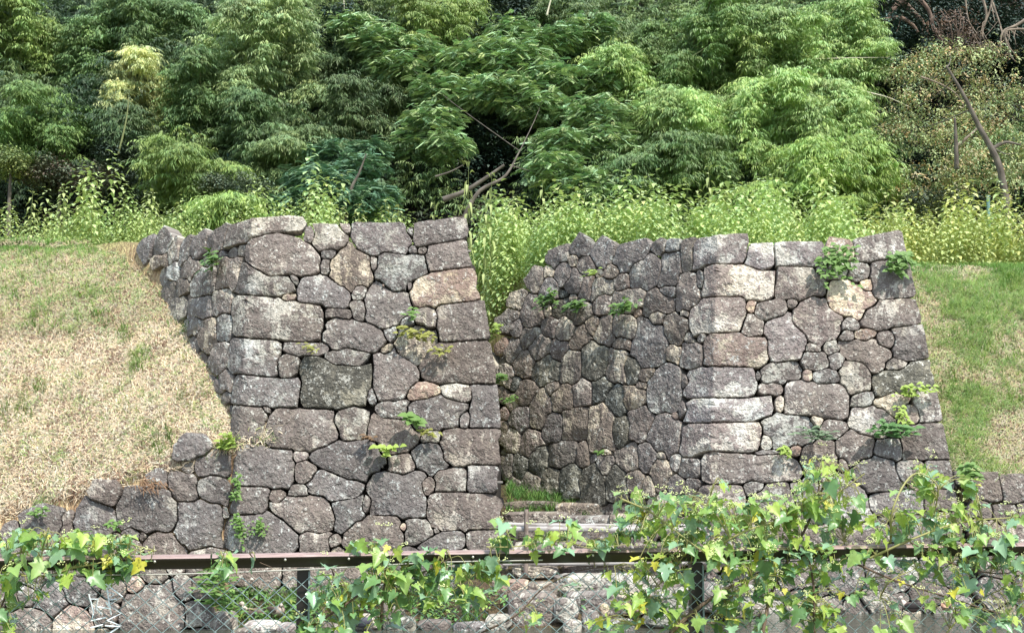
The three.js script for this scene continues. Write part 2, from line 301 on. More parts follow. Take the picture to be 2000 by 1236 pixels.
// ---------------------------------------------------------------- the left pier
const wallL = new Wall({
  corner: [[492, 420], [452, 1060]], side: [-1, 0, -1],
  right: [[912, 428], [930, 500], [950, 600], [971, 735], [981, 850], [987, 960], [991, 1060]], ret: [-0.36, 0, -0.93],
});
const seedsL = [
  // caps                                            [centre x, y, width, height, turn, tone, squareness]
  [513, 449, 166, 38, 2, 1, 6], [603, 459, 26, 34, 0, 5], [643, 465, 74, 48, 6, 1], [672, 447, 24, 20, 0, 5], [743, 468, 122, 62, -2, 5, 5], [796, 450, 26, 22, 0, 1], [858, 454, 108, 44, 10, 0, 6],
  [553, 499, 152, 68, -10, 0, 4], [686, 527, 86, 68, -14, 3, 4], [638, 494, 36, 24, 0, 1], [637, 518, 24, 34, 20, 1], [781, 524, 100, 58, 5, 1, 4], [728, 517, 22, 32, 0, 1], [881, 498, 98, 58, 7, 0, 6], [826, 487, 24, 14], [803, 487, 26, 18, 0, 1],
  [518, 547, 118, 62, -4, 1, 5], [569, 540, 32, 28, -30, 1], [563, 579, 34, 14, 0, 2], [632, 570, 104, 62, -5, 0, 5], [702, 566, 28, 36, 0, 1], [700, 608, 26, 46, 5, 0], [753, 596, 88, 76, 0, 0, 4], [871, 562, 142, 70, 9, 2, 6], [798, 553, 26, 24, 0, 1], [748, 557, 22, 12, 0, 2],
  [905, 626, 104, 82, 3, 0, 7], [830, 619, 46, 36, -14, 3], [793, 628, 32, 26, 0, 1], [541, 622, 184, 84, -4, 1, 6], [661, 616, 56, 30, 0, 0, 5], [643, 641, 28, 14, 0, 1], [690, 657, 130, 54, -4, 0, 3], [762, 645, 36, 30, 0, 1], [813, 668, 86, 72, -8, 3, 3.4, -0.12], [757, 683, 28, 22, 0, 3],
  [865, 681, 20, 16, 0, 1], [895, 706, 158, 84, 2, 0, 6], [496, 697, 104, 76, -2, 1, 5], [597, 680, 98, 24, -2, 1, 5], [558, 716, 32, 50, 0, 1], [678, 704, 86, 52, -12, 1, 3.4], [658, 747, 146, 100, 0, 4, 4.5, 0.02], [760, 735, 76, 94, 3, 0, 4],
  [519, 765, 140, 64, -3, 1, 6], [720, 772, 24, 44, 0, 1], [828, 766, 66, 32, 0, 2], [893, 768, 64, 36, -6, 1], [949, 793, 62, 88, 2, 0, 7], [850, 806, 108, 66, 5, 0, 3.4], [906, 820, 20, 34, 0, 1], [765, 800, 58, 42, 14, 1],
  [485, 827, 76, 76, -6, 1, 5], [518, 801, 26, 22, 0, 1], [587, 838, 144, 88, 0, 0, 3.6], [688, 829, 60, 64, 0, 1, 4], [768, 845, 110, 58, -17, 0, 3.4], [922, 872, 126, 72, -1, 0, 6], [838, 893, 68, 54, -12, 1], [838, 855, 38, 28, 10, 1],
  [513, 912, 118, 86, -4, 0, 7], [680, 894, 150, 68, -4, 0, 3.4], [585, 890, 36, 24, 0, 5], [599, 919, 42, 42, 0, 1], [782, 906, 56, 44, 0, 0, 3.2], [746, 911, 20, 20, 0, 1], [652, 946, 108, 60, -6, 0, 3.2], [774, 964, 116, 92, -4, 0, 5], [831, 948, 30, 38, 20, 1],
  [880, 938, 64, 46, -2, 1, 5], [949, 937, 76, 60, -2, 0, 7], [488, 977, 74, 62, -5, 0, 6], [540, 974, 30, 40, 0, 1], [583, 959, 40, 22, 0, 1, 5], [586, 1007, 128, 70, -5, 0, 3.4], [683, 1003, 66, 64, 10, 1, 4.5], [716, 986, 22, 40, -20, 1], [914, 998, 156, 78, 0, 0, 6],
  [731, 1042, 112, 74, -8, 0, 3], [819, 1040, 60, 54, -8, 1], [786, 1030, 20, 16, 0, 2], [852, 1034, 22, 24, 0, 3], [510, 1046, 142, 70, -8, 0, 4], [614, 1056, 66, 44, 0, 0, 3], [648, 1054, 26, 26, 0, 1], [863, 1058, 90, 46, 8, 0, 4], [952, 1056, 84, 48, 0, 0, 5],
  [490, 1116, 112, 64, -4, 0, 5], [600, 1120, 90, 70, 0, 0, 4], [700, 1112, 100, 60, 0, 0, 4], [800, 1108, 90, 60, 0, 0, 4], [895, 1108, 90, 56, 0, 1, 4], [965, 1106, 56, 50, 0, 0, 5],
  // side face, running back into the bank
  [421, 472, 46, 42, 20, 0, 5], [385, 480, 34, 44, 20, 0, 5], [358, 491, 26, 52, 10, 1, 5], [335, 492, 24, 50, 20, 1, 5], [316, 479, 42, 30, 0, 1], [283, 479, 26, 24, 0, 0], [313, 506, 32, 26, 0, 3], [334, 528, 22, 34, 0, 1], [367, 528, 40, 30, 0, 1], [354, 558, 26, 32, 0, 3],
  [396, 551, 48, 54, 0, 1, 5], [442, 535, 52, 62, 0, 0, 5], [388, 601, 48, 44, 0, 0, 5], [429, 588, 36, 54, 0, 1, 5], [404, 651, 38, 52, 0, 3], [434, 642, 34, 50, 0, 1], [425, 694, 34, 56, 0, 1], [440, 745, 24, 40, 0, 1], [345, 600, 34, 34, 0, 3], [380, 640, 30, 26, 0, 3],
].map((q) => seedOf(wallL, q));
const px2uy = (wall, pts) => pts.map(([x, y]) => wall.uy(x, y));
{
  const R = rng(11), t = thing('stone_wall', '', 'stone wall'); t.userData.kind = 'thing';
  t.userData.label = 'tall castle wall pier of purple-grey stones left of the stepped passage';
  const yTopR = wallL.uy(905, 440)[1];
  // return face, turned away from the photograph
  for (let y = 0.1; y < yTopR - 0.25; y += 0.6) for (let u = 0.35; u < 4; u += 0.75) seedsL.push({ u: wallL.uR(y) + u + 0.25 * Math.sin(y * 9), y: y + 0.3, a: 0.36, b: 0.3, c: 1, s: 0, p: 4, tone: u < 0.5 ? 0 : 3, out: 0, main: true });
  const poly = px2uy(wallL, [[490, 425], [590, 425], [640, 452], [800, 445], [900, 432], [930, 500], [950, 600], [971, 735], [981, 850], [987, 960], [991, 1060], [992, 1150], [455, 1160], [430, 900], [405, 770], [370, 680], [335, 590], [300, 520], [275, 480], [300, 470], [440, 450]]);
  fillGaps(seedsL, poly, R, { least: 0.062, most: 0.2, tones: [0, 1, 1, 3] });
  buildStones(wallL, t, seedsL, R);
  const topL = interp.bind(null, [[-4.2, 6.7], [-0.5, 6.72], [0.9, 6.65], [2.5, 6.45], [4, 6.6], [8, 6.6]], 0);
  part('earth_fill', coreGeo(wallL, -4.6, 7.6, -0.6, topL, 1.2), earthMat, t);
}
// ---------------------------------------------------------------- the right pier with the passage wall round its corner
const wallR = new Wall({
  corner: [[1402, 458], [1384, 1010]], side: [-1, 0, -1],
  right: [[1766, 460], [1790, 560], [1817, 690], [1845, 825], [1868, 950], [1886, 1060]], ret: [0.1, 0, -1],
});
const seedsR = [
  [1404, 490, 116, 58, 2, 1, 6], [1343, 498, 30, 62, 4, 3, 5], [1487, 502, 56, 52, 0, 5, 4], [1560, 497, 96, 46, 2, 1, 5], [1644, 487, 52, 38, 0, 2, 4], [1720, 484, 100, 48, 9, 0, 6],
  [1443, 548, 156, 72, -6, 5, 4.5], [1563, 553, 106, 66, -6, 1, 4.5], [1606, 534, 30, 28, 0, 1], [1680, 529, 40, 38, 0, 1], [1746, 545, 90, 76, 2, 0, 5], [1692, 560, 28, 34, 0, 2], [1661, 586, 90, 76, -12, 2, 4],
  [1402, 617, 118, 78, 4, 1, 4.5], [1470, 597, 22, 26, 0, 2], [1507, 603, 66, 36, 8, 1, 4], [1547, 592, 18, 18, 0, 1], [1598, 623, 96, 88, -38, 5, 4.5], [1741, 612, 126, 58, 10, 0, 4.5], [1662, 632, 50, 16, -28, 1],
  [1531, 665, 84, 92, 8, 5, 3.4], [1470, 640, 52, 44, -28, 1], [1440, 682, 146, 72, -6, 2, 5], [1659, 658, 24, 22, 0, 0], [1692, 655, 46, 28, 0, 2], [1733, 662, 44, 32, 10, 0], [1781, 667, 76, 68, 8, 0, 5],
  [1690, 690, 100, 46, -12, 0, 4], [1592, 704, 54, 36, 0, 1, 4], [1636, 702, 34, 32, 10, 1], [1591, 678, 34, 18, 0, 1], [1626, 676, 42, 24, -20, 1], [1672, 733, 66, 68, -8, 1, 4], [1526, 728, 88, 42, 18, 1, 4], [1516, 711, 22, 18, 0, 1],
  [1579, 733, 20, 26, 0, 2], [1617, 738, 62, 26, -6, 1, 4], [1751, 714, 40, 28, 0, 0], [1767, 740, 122, 58, 13, 4, 5], [1405, 748, 152, 70, -2, 1, 5], [1505, 758, 48, 24, -14, 0], [1483, 735, 22, 18, 0, 1],
  [1597, 781, 130, 76, -4, 0, 5], [1687, 782, 46, 36, 8, 1, 3], [1526, 790, 18, 34, 0, 5], [1422, 797, 188, 54, 2, 5, 4.5], [1543, 838, 108, 68, -4, 1, 3.6], [1737, 786, 66, 36, 10, 2], [1818, 790, 52, 66, 4, 0, 6], [1701, 820, 84, 62, -14, 0, 3.4], [1778, 812, 40, 34, 0, 0],
  [1629, 837, 50, 42, 0, 1, 3.4], [1595, 820, 32, 24, -30, 2], [1411, 857, 166, 66, -1, 1, 6], [1671, 873, 78, 62, 0, 0, 3.4], [1812, 862, 100, 72, 0, 0, 6], [1738, 880, 60, 36, -10, 0], [1466, 912, 208, 60, -2, 0, 6], [1497, 883, 62, 18, 4, 1], [1554, 880, 28, 30, 0, 2],
  [1602, 892, 72, 62, 0, 0, 4], [1500, 862, 24, 44, 0, 1], [1714, 925, 88, 70, -6, 0, 4], [1777, 917, 62, 36, -4, 0], [1842, 925, 62, 58, 0, 0, 6], [1647, 905, 26, 28, 0, 1], [1406, 977, 110, 64, 0, 1, 5], [1474, 955, 50, 30, 0, 0], [1512, 972, 80, 62, 18, 1, 4], [1570, 955, 62, 34, 0, 1], [1655, 985, 92, 88, 0, 0, 4],
  [1752, 980, 112, 46, 0, 0, 5], [1838, 976, 66, 44, 0, 0, 6], [1590, 1000, 60, 50, 0, 0], [1860, 1030, 70, 60, 0, 0, 6], [1420, 1040, 110, 60, 0, 1, 5], [1520, 1045, 90, 70, 0, 0, 4], [1610, 1055, 80, 60, 0, 1, 4], [1700, 1050, 90, 60, 0, 0, 4], [1785, 1045, 80, 66, 0, 0, 4],
  [1460, 1110, 100, 66, 0, 1, 4], [1560, 1115, 90, 60, 0, 0, 4], [1650, 1120, 80, 66, 0, 0, 4], [1740, 1112, 100, 80, 0, 1, 4], [1860, 1100, 110, 76, 0, 0, 4], [1815, 1160, 70, 44, 0, 0, 4], [1730, 1170, 90, 40, 0, 1, 4],
].map((q) => seedOf(wallR, q)).map((s) => (s.tone === 0 || (s.tone === 1 && s.p > 4.2) ? { ...s, tone: s.tone ? 5 : 6 } : s));
const seedsP = [
  [1131, 488, 40, 24, 0, 0], [1091, 503, 42, 38, 20, 0], [1177, 496, 46, 46, 0, 0], [1231, 499, 72, 50, 5, 0], [1286, 481, 28, 20, 0, 0], [1314, 480, 30, 24, 0, 1], [1255, 532, 58, 66, 10, 0, 3.4], [1309, 526, 42, 70, 0, 0, 4.5], [1143, 520, 34, 36, 0, 0], [1117, 506, 18, 24, 0, 3], [1098, 530, 28, 50, 15, 0],
  [1122, 549, 32, 46, -10, 0], [1148, 562, 28, 46, 0, 0], [1172, 563, 52, 40, -10, 3], [1195, 528, 34, 28, -20, 3], [1213, 551, 28, 38, 0, 1], [1175, 590, 34, 46, 0, 0], [1224, 584, 70, 46, 8, 3, 3.4], [1286, 590, 62, 44, -10, 0, 3], [1305, 569, 34, 24, 0, 1], [1342, 571, 50, 80, 3, 0, 4.5], [1367, 545, 22, 44, 0, 1],
  [1318, 639, 52, 52, -18, 3, 3.6], [1331, 614, 32, 20, 0, 3], [1265, 672, 68, 94, -12, 0, 3.4], [1281, 622, 28, 34, 0, 3], [1219, 637, 60, 42, -22, 3], [1180, 648, 34, 60, -12, 3, 4], [1153, 636, 26, 36, 0, 3], [1130, 608, 46, 42, 0, 3], [1069, 565, 36, 38, 0, 0], [1034, 608, 34, 66, 8, 0], [1047, 546, 28, 46, 20, 3], [1068, 532, 28, 22, 0, 3],
  [1010, 588, 34, 34, 30, 3], [992, 622, 40, 30, 25, 3], [1008, 640, 24, 38, 0, 0], [1031, 658, 32, 46, 5, 3], [1073, 640, 22, 40, 0, 0], [1104, 642, 34, 46, 0, 3], [1053, 679, 44, 46, 0, 3], [1090, 682, 38, 38, 0, 0], [1133, 662, 40, 48, -8, 3], [1160, 704, 50, 78, 0, 4, 4], [1115, 717, 40, 70, 0, 3, 5],
  [1202, 714, 42, 70, 0, 3, 6], [1235, 720, 32, 60, 0, 4, 4], [1213, 672, 36, 22, 0, 3], [1261, 729, 36, 36, -10, 3], [1063, 726, 58, 42, 0, 4, 3.4], [1021, 709, 40, 44, 0, 3], [1001, 684, 28, 48, 0, 3], [1350, 695, 48, 52, 0, 0, 3.6], [1315, 693, 28, 40, 0, 3], [1372, 655, 26, 30, 0, 1], [986, 730, 26, 40, 0, 3],
  [1298, 763, 72, 88, 5, 1, 4], [1170, 756, 46, 48, 0, 4, 3], [1138, 766, 42, 54, 0, 0, 4], [1097, 778, 44, 48, 0, 3, 4], [1053, 796, 34, 70, 12, 3, 4], [1028, 764, 36, 42, 0, 3], [1201, 783, 36, 62, -8, 4, 3.4], [1236, 775, 50, 42, -8, 3, 4], [1253, 754, 24, 20, 0, 3], [1013, 817, 36, 40, 0, 0], [1079, 836, 40, 50, 0, 1, 4], [1121, 826, 52, 60, 0, 3, 4.5],
  [1173, 836, 52, 94, 0, 3, 4.5], [1211, 840, 36, 52, 0, 4], [1250, 829, 48, 64, 8, 0, 4], [1296, 847, 60, 78, 0, 0, 3.6], [1318, 808, 22, 26, 0, 2], [998, 859, 28, 48, 0, 3], [1034, 867, 44, 50, -8, 0], [1048, 895, 32, 60, 18, 4], [1095, 886, 58, 48, 0, 3, 4], [1137, 888, 26, 46, 0, 3], [1178, 909, 32, 42, 0, 3],
  [1228, 897, 40, 54, 0, 3], [1261, 890, 40, 50, 0, 0, 4], [1288, 926, 38, 62, 0, 3, 3], [1292, 887, 26, 20, 0, 3], [1317, 902, 26, 28, 0, 1], [1348, 914, 48, 38, 0, 1, 4.5], [1320, 950, 34, 34, 0, 0], [1353, 952, 34, 38, 0, 0], [1013, 909, 26, 48, 10, 4], [993, 910, 16, 48, 0, 3], [1033, 944, 36, 36, 0, 3], [1002, 948, 26, 22, 0, 3],
  [1075, 940, 36, 50, 0, 4], [1113, 941, 40, 64, 0, 4], [1158, 948, 48, 74, 0, 4], [1204, 946, 38, 70, 0, 4], [1238, 938, 34, 46, 0, 3], [1265, 951, 28, 38, 0, 3], [1180, 880, 22, 20, 0, 3], [1080, 760, 26, 22, 0, 3], [1340, 745, 28, 40, 0, 0], [1335, 800, 30, 40, 0, 0], [1345, 660, 26, 30, 0, 3],
].map((q) => seedOf(wallR, q));
seedsR.push(...seedsP);
{
  const R = rng(23), t = thing('stone_wall', 'pale castle wall pier right of the stepped passage, with its shaded passage side', 'stone wall'); t.userData.kind = 'thing';
  for (let y = 0.1; y < 6.2; y += 0.62) for (let u = 0.4; u < 2.6; u += 0.8) seedsR.push({ u: wallR.uR(y) + u, y: y + 0.3, a: 0.38, b: 0.3, c: 1, s: 0, p: 4, tone: 0, out: 0, main: true });
  const sidePoly = px2uy(wallR, [[1390, 470], [1340, 475], [1180, 478], [1120, 480], [1075, 505], [1040, 540], [1000, 590], [978, 640], [972, 780], [985, 985], [1383, 1030]]);
  const frontPoly = px2uy(wallR, [[1404, 470], [1470, 490], [1600, 478], [1760, 464], [1790, 560], [1817, 690], [1845, 825], [1868, 950], [1886, 1060], [1920, 1195], [1386, 1195]]);
  fillGaps(seedsR, frontPoly, R, { least: 0.062, most: 0.2, tones: [1, 5, 2, 6] });
  fillGaps(seedsR, sidePoly, R, { least: 0.062, most: 0.16, tones: [3, 3, 4, 1, 2] });
  // the wall runs on behind the left pier
  const more = []; for (let y = 1.4; y < 4.6; y += 0.5) for (let u = 0; u < 2.4; u += 0.62) more.push({ u: sidePoly[7][0] - 0.4 - u, y: y + 0.15 * Math.sin(u * 8), a: 0.31, b: 0.25, c: 1, s: 0, p: 3.4, tone: 3, out: 0, main: true });
  seedsR.push(...more);
  buildStones(wallR, t, seedsR, R);
  const topR = interp.bind(null, [[-7.5, 4.5], [-5.2, 4.75], [-4.4, 6.0], [-3.6, 6.3], [-0.6, 6.3], [0.2, 6.35], [3, 6.2], [6, 6.2]], 0);
  part('earth_fill', coreGeo(wallR, -7.6, 5.6, -0.6, topR, 1.2), earthMat, t);
}
// ---------------------------------------------------------------- low walls at the foot of the banks
const wallLow = new Wall({ corner: [[452, 1060], [452, 860]] });
{
  const R = rng(31), t = thing('stone_wall', 'low wall of dark rounded stones under the dry grass bank, stepping down to the left', 'stone wall'); t.userData.kind = 'thing';
  const seeds = [
    [378, 874, 58, 46, 8, 0, 4, 0.05], [420, 912, 80, 48, -10, 0, 4], [424, 955, 62, 62, 20, 0, 4], [437, 1000, 18, 32, 0, 1], [353, 951, 56, 58, 0, 0, 5], [308, 937, 32, 38, 0, 0], [287, 996, 118, 90, 0, 0, 3.4, 0.03], [390, 1025, 98, 94, 0, 0, 5], [205, 963, 56, 44, -14, 0, 3.4, 0.08],
    [182, 1022, 80, 66, 6, 0, 4], [125, 1030, 38, 64, 0, 0, 4.5], [80, 1024, 100, 62, 8, 0, 3.4], [25, 1040, 40, 40, 0, 0], [255, 1042, 42, 20, -14, 1], [275, 1046, 18, 14, 0, 1], [320, 1068, 84, 34, 0, 0], [235, 1070, 80, 36, 0, 0], [160, 1080, 70, 40, 0, 0], [90, 1085, 70, 50, 0, 0], [20, 1085, 60, 46, 0, 0], [408, 1095, 80, 40, 0, 0],
  ].map((q) => seedOf(wallLow, q));
  const e = wallLow;
  for (let y = 0.7; y < 1.4; y += 0.5) for (let u = 0; u < 4; u += 0.7) seeds.push({ u: e.uy(-40, 1000)[0] - u - 0.2 * Math.sin(y * 11), y: y + 0.1, a: 0.36, b: 0.26, c: 1, s: 0, p: 3.4, tone: 0, out: 0, main: true });
  const poly = px2uy(e, [[450, 880], [330, 925], [250, 980], [60, 1000], [0, 1030], [0, 1120], [450, 1150]]);
  fillGaps(seeds, poly, R, { least: 0.062, most: 0.22, tones: [0, 1, 3] });
  buildStones(e, t, seeds, R, { clip: (u) => u < -0.02, also: seedsL.filter((s) => s.u > 0 && s.u < 1).map((s) => ({ ...s, ghost: true })) });
  const top = interp.bind(null, [[-9, 0.9], [-4.6, 1.2], [-3.6, 1.3], [-2.2, 1.4], [-1.2, 1.75], [-0.4, 2.1], [0.3, 2.3]], 0);
  part('earth_fill', coreGeo(e, -9, 0.35, -0.6, top, 0.5, 0.25), earthMat, t);
}
// a revetment of larger rubble stands at the water in front of the low wall
const wallRev = new Wall({ corner: [[402, 1110], [410, 1250]], dz: 2.0 });
{
  const R = rng(33), t = thing('stone_wall', 'rubble revetment behind the chain-link at the lower left, with a tan flat stone', 'stone wall'); t.userData.kind = 'thing';
  const seeds = [
    [52, 1164, 40, 32, 0, 3], [70, 1125, 60, 40, 0, 1], [14, 1165, 34, 60, 0, 1], [100, 1172, 56, 62, 0, 1], [297, 1190, 116, 90, 4, 0, 4], [262, 1145, 38, 40, 10, 2, 3], [222, 1150, 44, 44, 0, 3], [190, 1130, 50, 34, 0, 0], [150, 1150, 56, 50, 0, 1], [140, 1218, 84, 44, 4, 2, 4], [55, 1215, 90, 50, 0, 1, 4], [350, 1145, 46, 50, 0, 1], [385, 1200, 50, 50, 0, 0], [205, 1200, 56, 50, 0, 0], [300, 1120, 60, 36, 0, 3], [395, 1145, 44, 46, 0, 0], [340, 1110, 40, 34, 0, 1],
  ].map((q) => seedOf(wallRev, q));
  for (let y = -0.5; y < 0.9; y += 0.45) for (let u = 0; u < 4; u += 0.6) seeds.push({ u: wallRev.uy(-40, 1150)[0] - u - 0.2 * Math.sin(y * 11), y: y + 0.1, a: 0.31, b: 0.23, c: 1, s: 0, p: 3.4, tone: 0, out: 0, main: true });
  fillGaps(seeds, px2uy(wallRev, [[405, 1112], [200, 1108], [0, 1112], [0, 1275], [412, 1275]]), R, { least: 0.055, most: 0.2, tones: [0, 1, 3, 2] });
  buildStones(wallRev, t, seeds, R, { clip: (u) => u < 0.06 });
  part('earth_fill', coreGeo(wallRev, -9, 0, -1, () => 0.78, 0.8, 0.25), earthMat, t);
}
const wallLowR = new Wall({ corner: [[1868, 950], [1905, 1180]] });
{
  const R = rng(37), t = thing('stone_wall', 'low wall of dark stones right of the pale pier, under the green bank', 'stone wall'); t.userData.kind = 'thing';
  const seeds = [[1925, 950, 66, 50, 0, 0, 4.5], [1985, 955, 52, 56, 0, 0, 4.5], [1915, 998, 48, 36, 0, 0, 3], [1968, 1004, 50, 36, 0, 0], [2010, 1000, 40, 40], [1935, 1045, 70, 50], [1995, 1045, 60, 50], [1960, 1100, 80, 60], [2030, 1100, 70, 60], [1950, 1155, 70, 50], [2010, 1160, 60, 50], [2060, 960, 60, 60], [2060, 1030, 60, 60]].map((q) => seedOf(wallLowR, q));
  for (let y = 0; y < 2.2; y += 0.52) for (let u = 0; u < 3; u += 0.7) seeds.push({ u: 2.2 + u + 0.2 * Math.sin(y * 11), y: y + 0.15, a: 0.37, b: 0.27, c: 1, s: 0, p: 3.4, tone: 0, out: 0, main: true });
  fillGaps(seeds, px2uy(wallLowR, [[1870, 930], [2020, 930], [2060, 1200], [1880, 1200]]), R, { least: 0.062, most: 0.22, tones: [0, 1, 3] });
  buildStones(wallLowR, t, seeds, R, { clip: (u) => u > 0.02 });
  part('earth_fill', coreGeo(wallLowR, -0.35, 5, -0.6, () => 1.9, 0.5, 0.25), earthMat, t);
}
// ---------------------------------------------------------------- the ground: near bank, moat, banks, terrace, wooded hill in one sheet
const foldL = wallL.fold(3), crestL = (x) => 7.2 + 0.03 * (x + 8);
function footY(x) { return interp([[-14, 0.05], [-6.2, 0.1], [-5.2, 0.2], [-4, 0.35], [-1, 0.42], [1, 0.5], [3.4, 0.3], [5, -0.5], [14, -0.5]], 0, x); }
function shoreD(x) { return interp([[-14, 19.4], [-5, 19.7], [-1, 20.6], [3, 21.0], [5, 22.6], [14, 22.6]], 0, x); }
function terrace(x, D) { return interp([[-12, 7.25], [-4, 7.1], [0, 6.6], [4, 6.3], [8, 6.6], [14, 6.75]], 0, x) + 0.03 * (D - 29) + Math.max(0, D - 34.5) * 0.86; }
const passD = (x) => 23.75 + (3.5 - x) * 1.0;          // depth of the passage wall's base line
function H(x, z) {
  const D = -z;
  if (D < 7.2) return 1.15;
  if (D < 9.2) return lerp(1.15, -0.8, (D - 7.2) / 2);
  const sh = shoreD(x), fy = footY(x);
  if (D < sh - 1.2) return -0.8;
  const foot = lerp(-0.8, fy, sstep(D, sh - 1.2, sh + 1.6));
  if (x < -4.9 && D < 23.35) return D > 21.6 ? 0.84 : -0.7;
  if (x < -0.8 && D < 23.35) return Math.min(foot, -0.12 + (D - 20.9) * 0.22);
  if (D < 23.35) return foot + (x > -1 && x < 3.4 ? Math.max(0, D - 22.2) * 0.35 : 0);
  const lineL = -4.83 - (D - 23.9), terr = terrace(x, D);
  if (x < lineL + 0.35) {                              // left bank
    const y0 = interp([[-14, 1.0], [-9, 1.45], [-5.2, 2.55], [-4, 2.9]], 0, x), t = clamp((D - 23.35) / 5.3, 0, 1), top = Math.max(crestL(x) - 0.1, y0 + 1);
    const y = lerp(y0, top, 1 - Math.pow(1 - t, 1.7));
    return D > 28.65 ? Math.max(y, terr) : y;
  }
  if (x > lerp(7.75, 6.7, clamp((D - 23.5) / 2, 0, 1))) {                                      // right bank
    const t = clamp((D - 23.6) / 5.0, 0, 1), y = lerp(2.3, 6.7, 1 - Math.pow(1 - t, 1.35)) - (x - 7.8) * 0.03;
    return D > 28.6 ? Math.max(y, terr) : y;
  }
  if (D > 32) return terr;
  if (x < -0.55 - (D - 24) * 0.36 && x > lineL) return D < 25 ? foot : Math.min(terr, 6.3 + (D - 25) * 0.3);   // inside the left pier
  const pd = passD(x);
  if (D < pd + 1.0 && x < 3.6) {                       // the passage climbs to the back
    let y = interp([[22, 0.45], [23, 0.78], [23.5, 1.02], [24.3, 1.28], [25.2, 1.55], [25.7, 1.8], [26.4, 1.98], [27.5, 2.1], [28.6, 2.5], [31, 6.4]], 0, D);
    return Math.min(y, 7);
  }
  if (x >= 3.6 && D < 25) return foot;
  const low = interp([[-2.4, 4.4], [-0.7, 4.7], [0.2, 5.9], [1, 6.2], [8, 6.2]], 0, x);   // behind the passage wall
  return Math.min(low + Math.max(0, D - pd - 1) * 0.55, Math.max(terr, low));
}
const rough = (x, z) => { const D = -z; return D > 23.3 ? 0.05 * N3(x * 1.1, z * 1.1, 0.5) + 0.03 * N3(x * 3.1, z * 3.1, 4.5) : 0; };
const groundY = (x, z) => H(x, z) + rough(x, z);
const gSize = 1024, g1 = tileNoise(gSize, 6, 21, 5, 0.6), g2 = tileNoise(gSize, 60, 22, 3, 0.7), g3 = tileNoise(gSize, 200, 23, 2), gs = tileNoise(gSize, 120, 24, 2, 0.6, 0.4);
const grassTex = texture(gSize, (k) => { let c = mix3([0.26, 0.17, 0.105], [0.47, 0.37, 0.22], clamp(gs[k] * 1.5 - 0.2, 0, 1)); c = mix3(c, [0.14, 0.085, 0.055], sstep(g2[k] * 0.6 + g1[k] * 0.4, 0.58, 0.74) * 0.7); const s = 0.65 + 0.6 * g3[k]; return [c[0] * s, c[1] * s, c[2] * s]; });
const litterTex = texture(gSize, (k) => { const c = mix3([0.03, 0.024, 0.016], [0.085, 0.06, 0.038], g2[k] * g3[k] * 1.6); return mix3(c, [0.03, 0.045, 0.016], sstep(g1[k], 0.5, 0.7) * 0.6); });
const groundBump = texture(gSize, (k) => { const h = g2[k] * 0.5 + g3[k] * 0.5; return [h, h, h]; }, false);
const bankMat = new THREE.MeshStandardMaterial({ map: grassTex, bumpMap: groundBump, bumpScale: 0.06, roughness: 1, vertexColors: true });
const litterMat = new THREE.MeshStandardMaterial({ map: litterTex, bumpMap: groundBump, bumpScale: 0.06, roughness: 1, color: 0xffffff });
function sheet(x0, x1, z0, z1, step, tint) {
  const mb = new MB(), nx = Math.round((x1 - x0) / step), nz = Math.round((z1 - z0) / step);
  for (let j = 0; j <= nz; j++) for (let i = 0; i <= nx; i++) { const x = x0 + i * step, z = z0 + j * step; mb.v(x, groundY(x, z), z, x / 3, (z * 1.3) / 3, tint && tint(x, z)); }
  for (let j = 0; j < nz; j++) for (let i = 0; i < nx; i++) { const a = j * (nx + 1) + i; mb.q(a, a + nx + 1, a + nx + 2, a + 1); }
  return mb.geo();
}
// how green the turf is: the right bank, the crest and patches on the left
function green(x, z) {
  const D = -z; let g = sstep(N3(x * 0.8, z * 0.8, 3.3) + 0.5 * N3(x * 2.3, z * 2.3, 6.1), 0.12, 0.6) * 0.75;
  if (x > 6) g = 0.16 + 0.8 * sstep(N3(x * 0.9, z * 0.9, 9) + 0.5 * N3(x * 2.6, z * 2.6, 1), -0.38, 0.22) - 0.35 * sstep(-D, -25.2, -24);
  if (x < -4) g = Math.max(g * (0.35 + 0.65 * sstep(D, 23.5, 25)), sstep(D, 26.6, 28.6) * 0.8);
  if (x > -2 && x < 4 && D < 30) g = 0.75;
  return clamp(g, 0, 1);
}
const tintGround = (x, z) => { const D = -z; if (D < 22.9) return [0.28, 0.26, 0.22]; if (x > -4.6 && x < 7.5 && D < 28) return [0.22, 0.23, 0.15]; const g = green(x, z), w = x < -4 ? sstep(-D, -26, -23.6) * 0.2 : 0; return mix3([1.12 + w, 1.06 + w, 0.98 + w], [0.48, 0.76, 0.28], g * 0.85); };
setting('ground', sheet(-15, 15, -34.5, -19, 0.25, tintGround), bankMat);
setting('hill', sheet(-40, 40, -74.5, -34.5, 1, null), litterMat);
setting('near_bank', sheet(-15, 15, -19, 3, 0.5, () => [0.4, 0.5, 0.25]), bankMat);
for (const [x0, x1, z0, z1] of [[-40, -15, -34.5, 3], [15, 40, -34.5, 3]]) setting('terrain', sheet(x0, x1, z0, z1, 0.5, () => [0.5, 0.6, 0.3]), bankMat);
{ const far = new MB(); for (const [x0, x1, z0, z1] of [[-400, -40, -420, 400], [40, 400, -420, 400], [-40, 40, 3, 400]]) { const y = 1.1, a = far.v(x0, y, z0, x0 / 3, z0 / 3, [0.4, 0.5, 0.25]), b = far.v(x0, y, z1, x0 / 3, z1 / 3, [0.4, 0.5, 0.25]), c = far.v(x1, y, z1, x1 / 3, z1 / 3, [0.4, 0.5, 0.25]), d = far.v(x1, y, z0, x1 / 3, z0 / 3, [0.4, 0.5, 0.25]); far.q(a, b, c, d); } setting('far_ground', far.geo(), bankMat); }
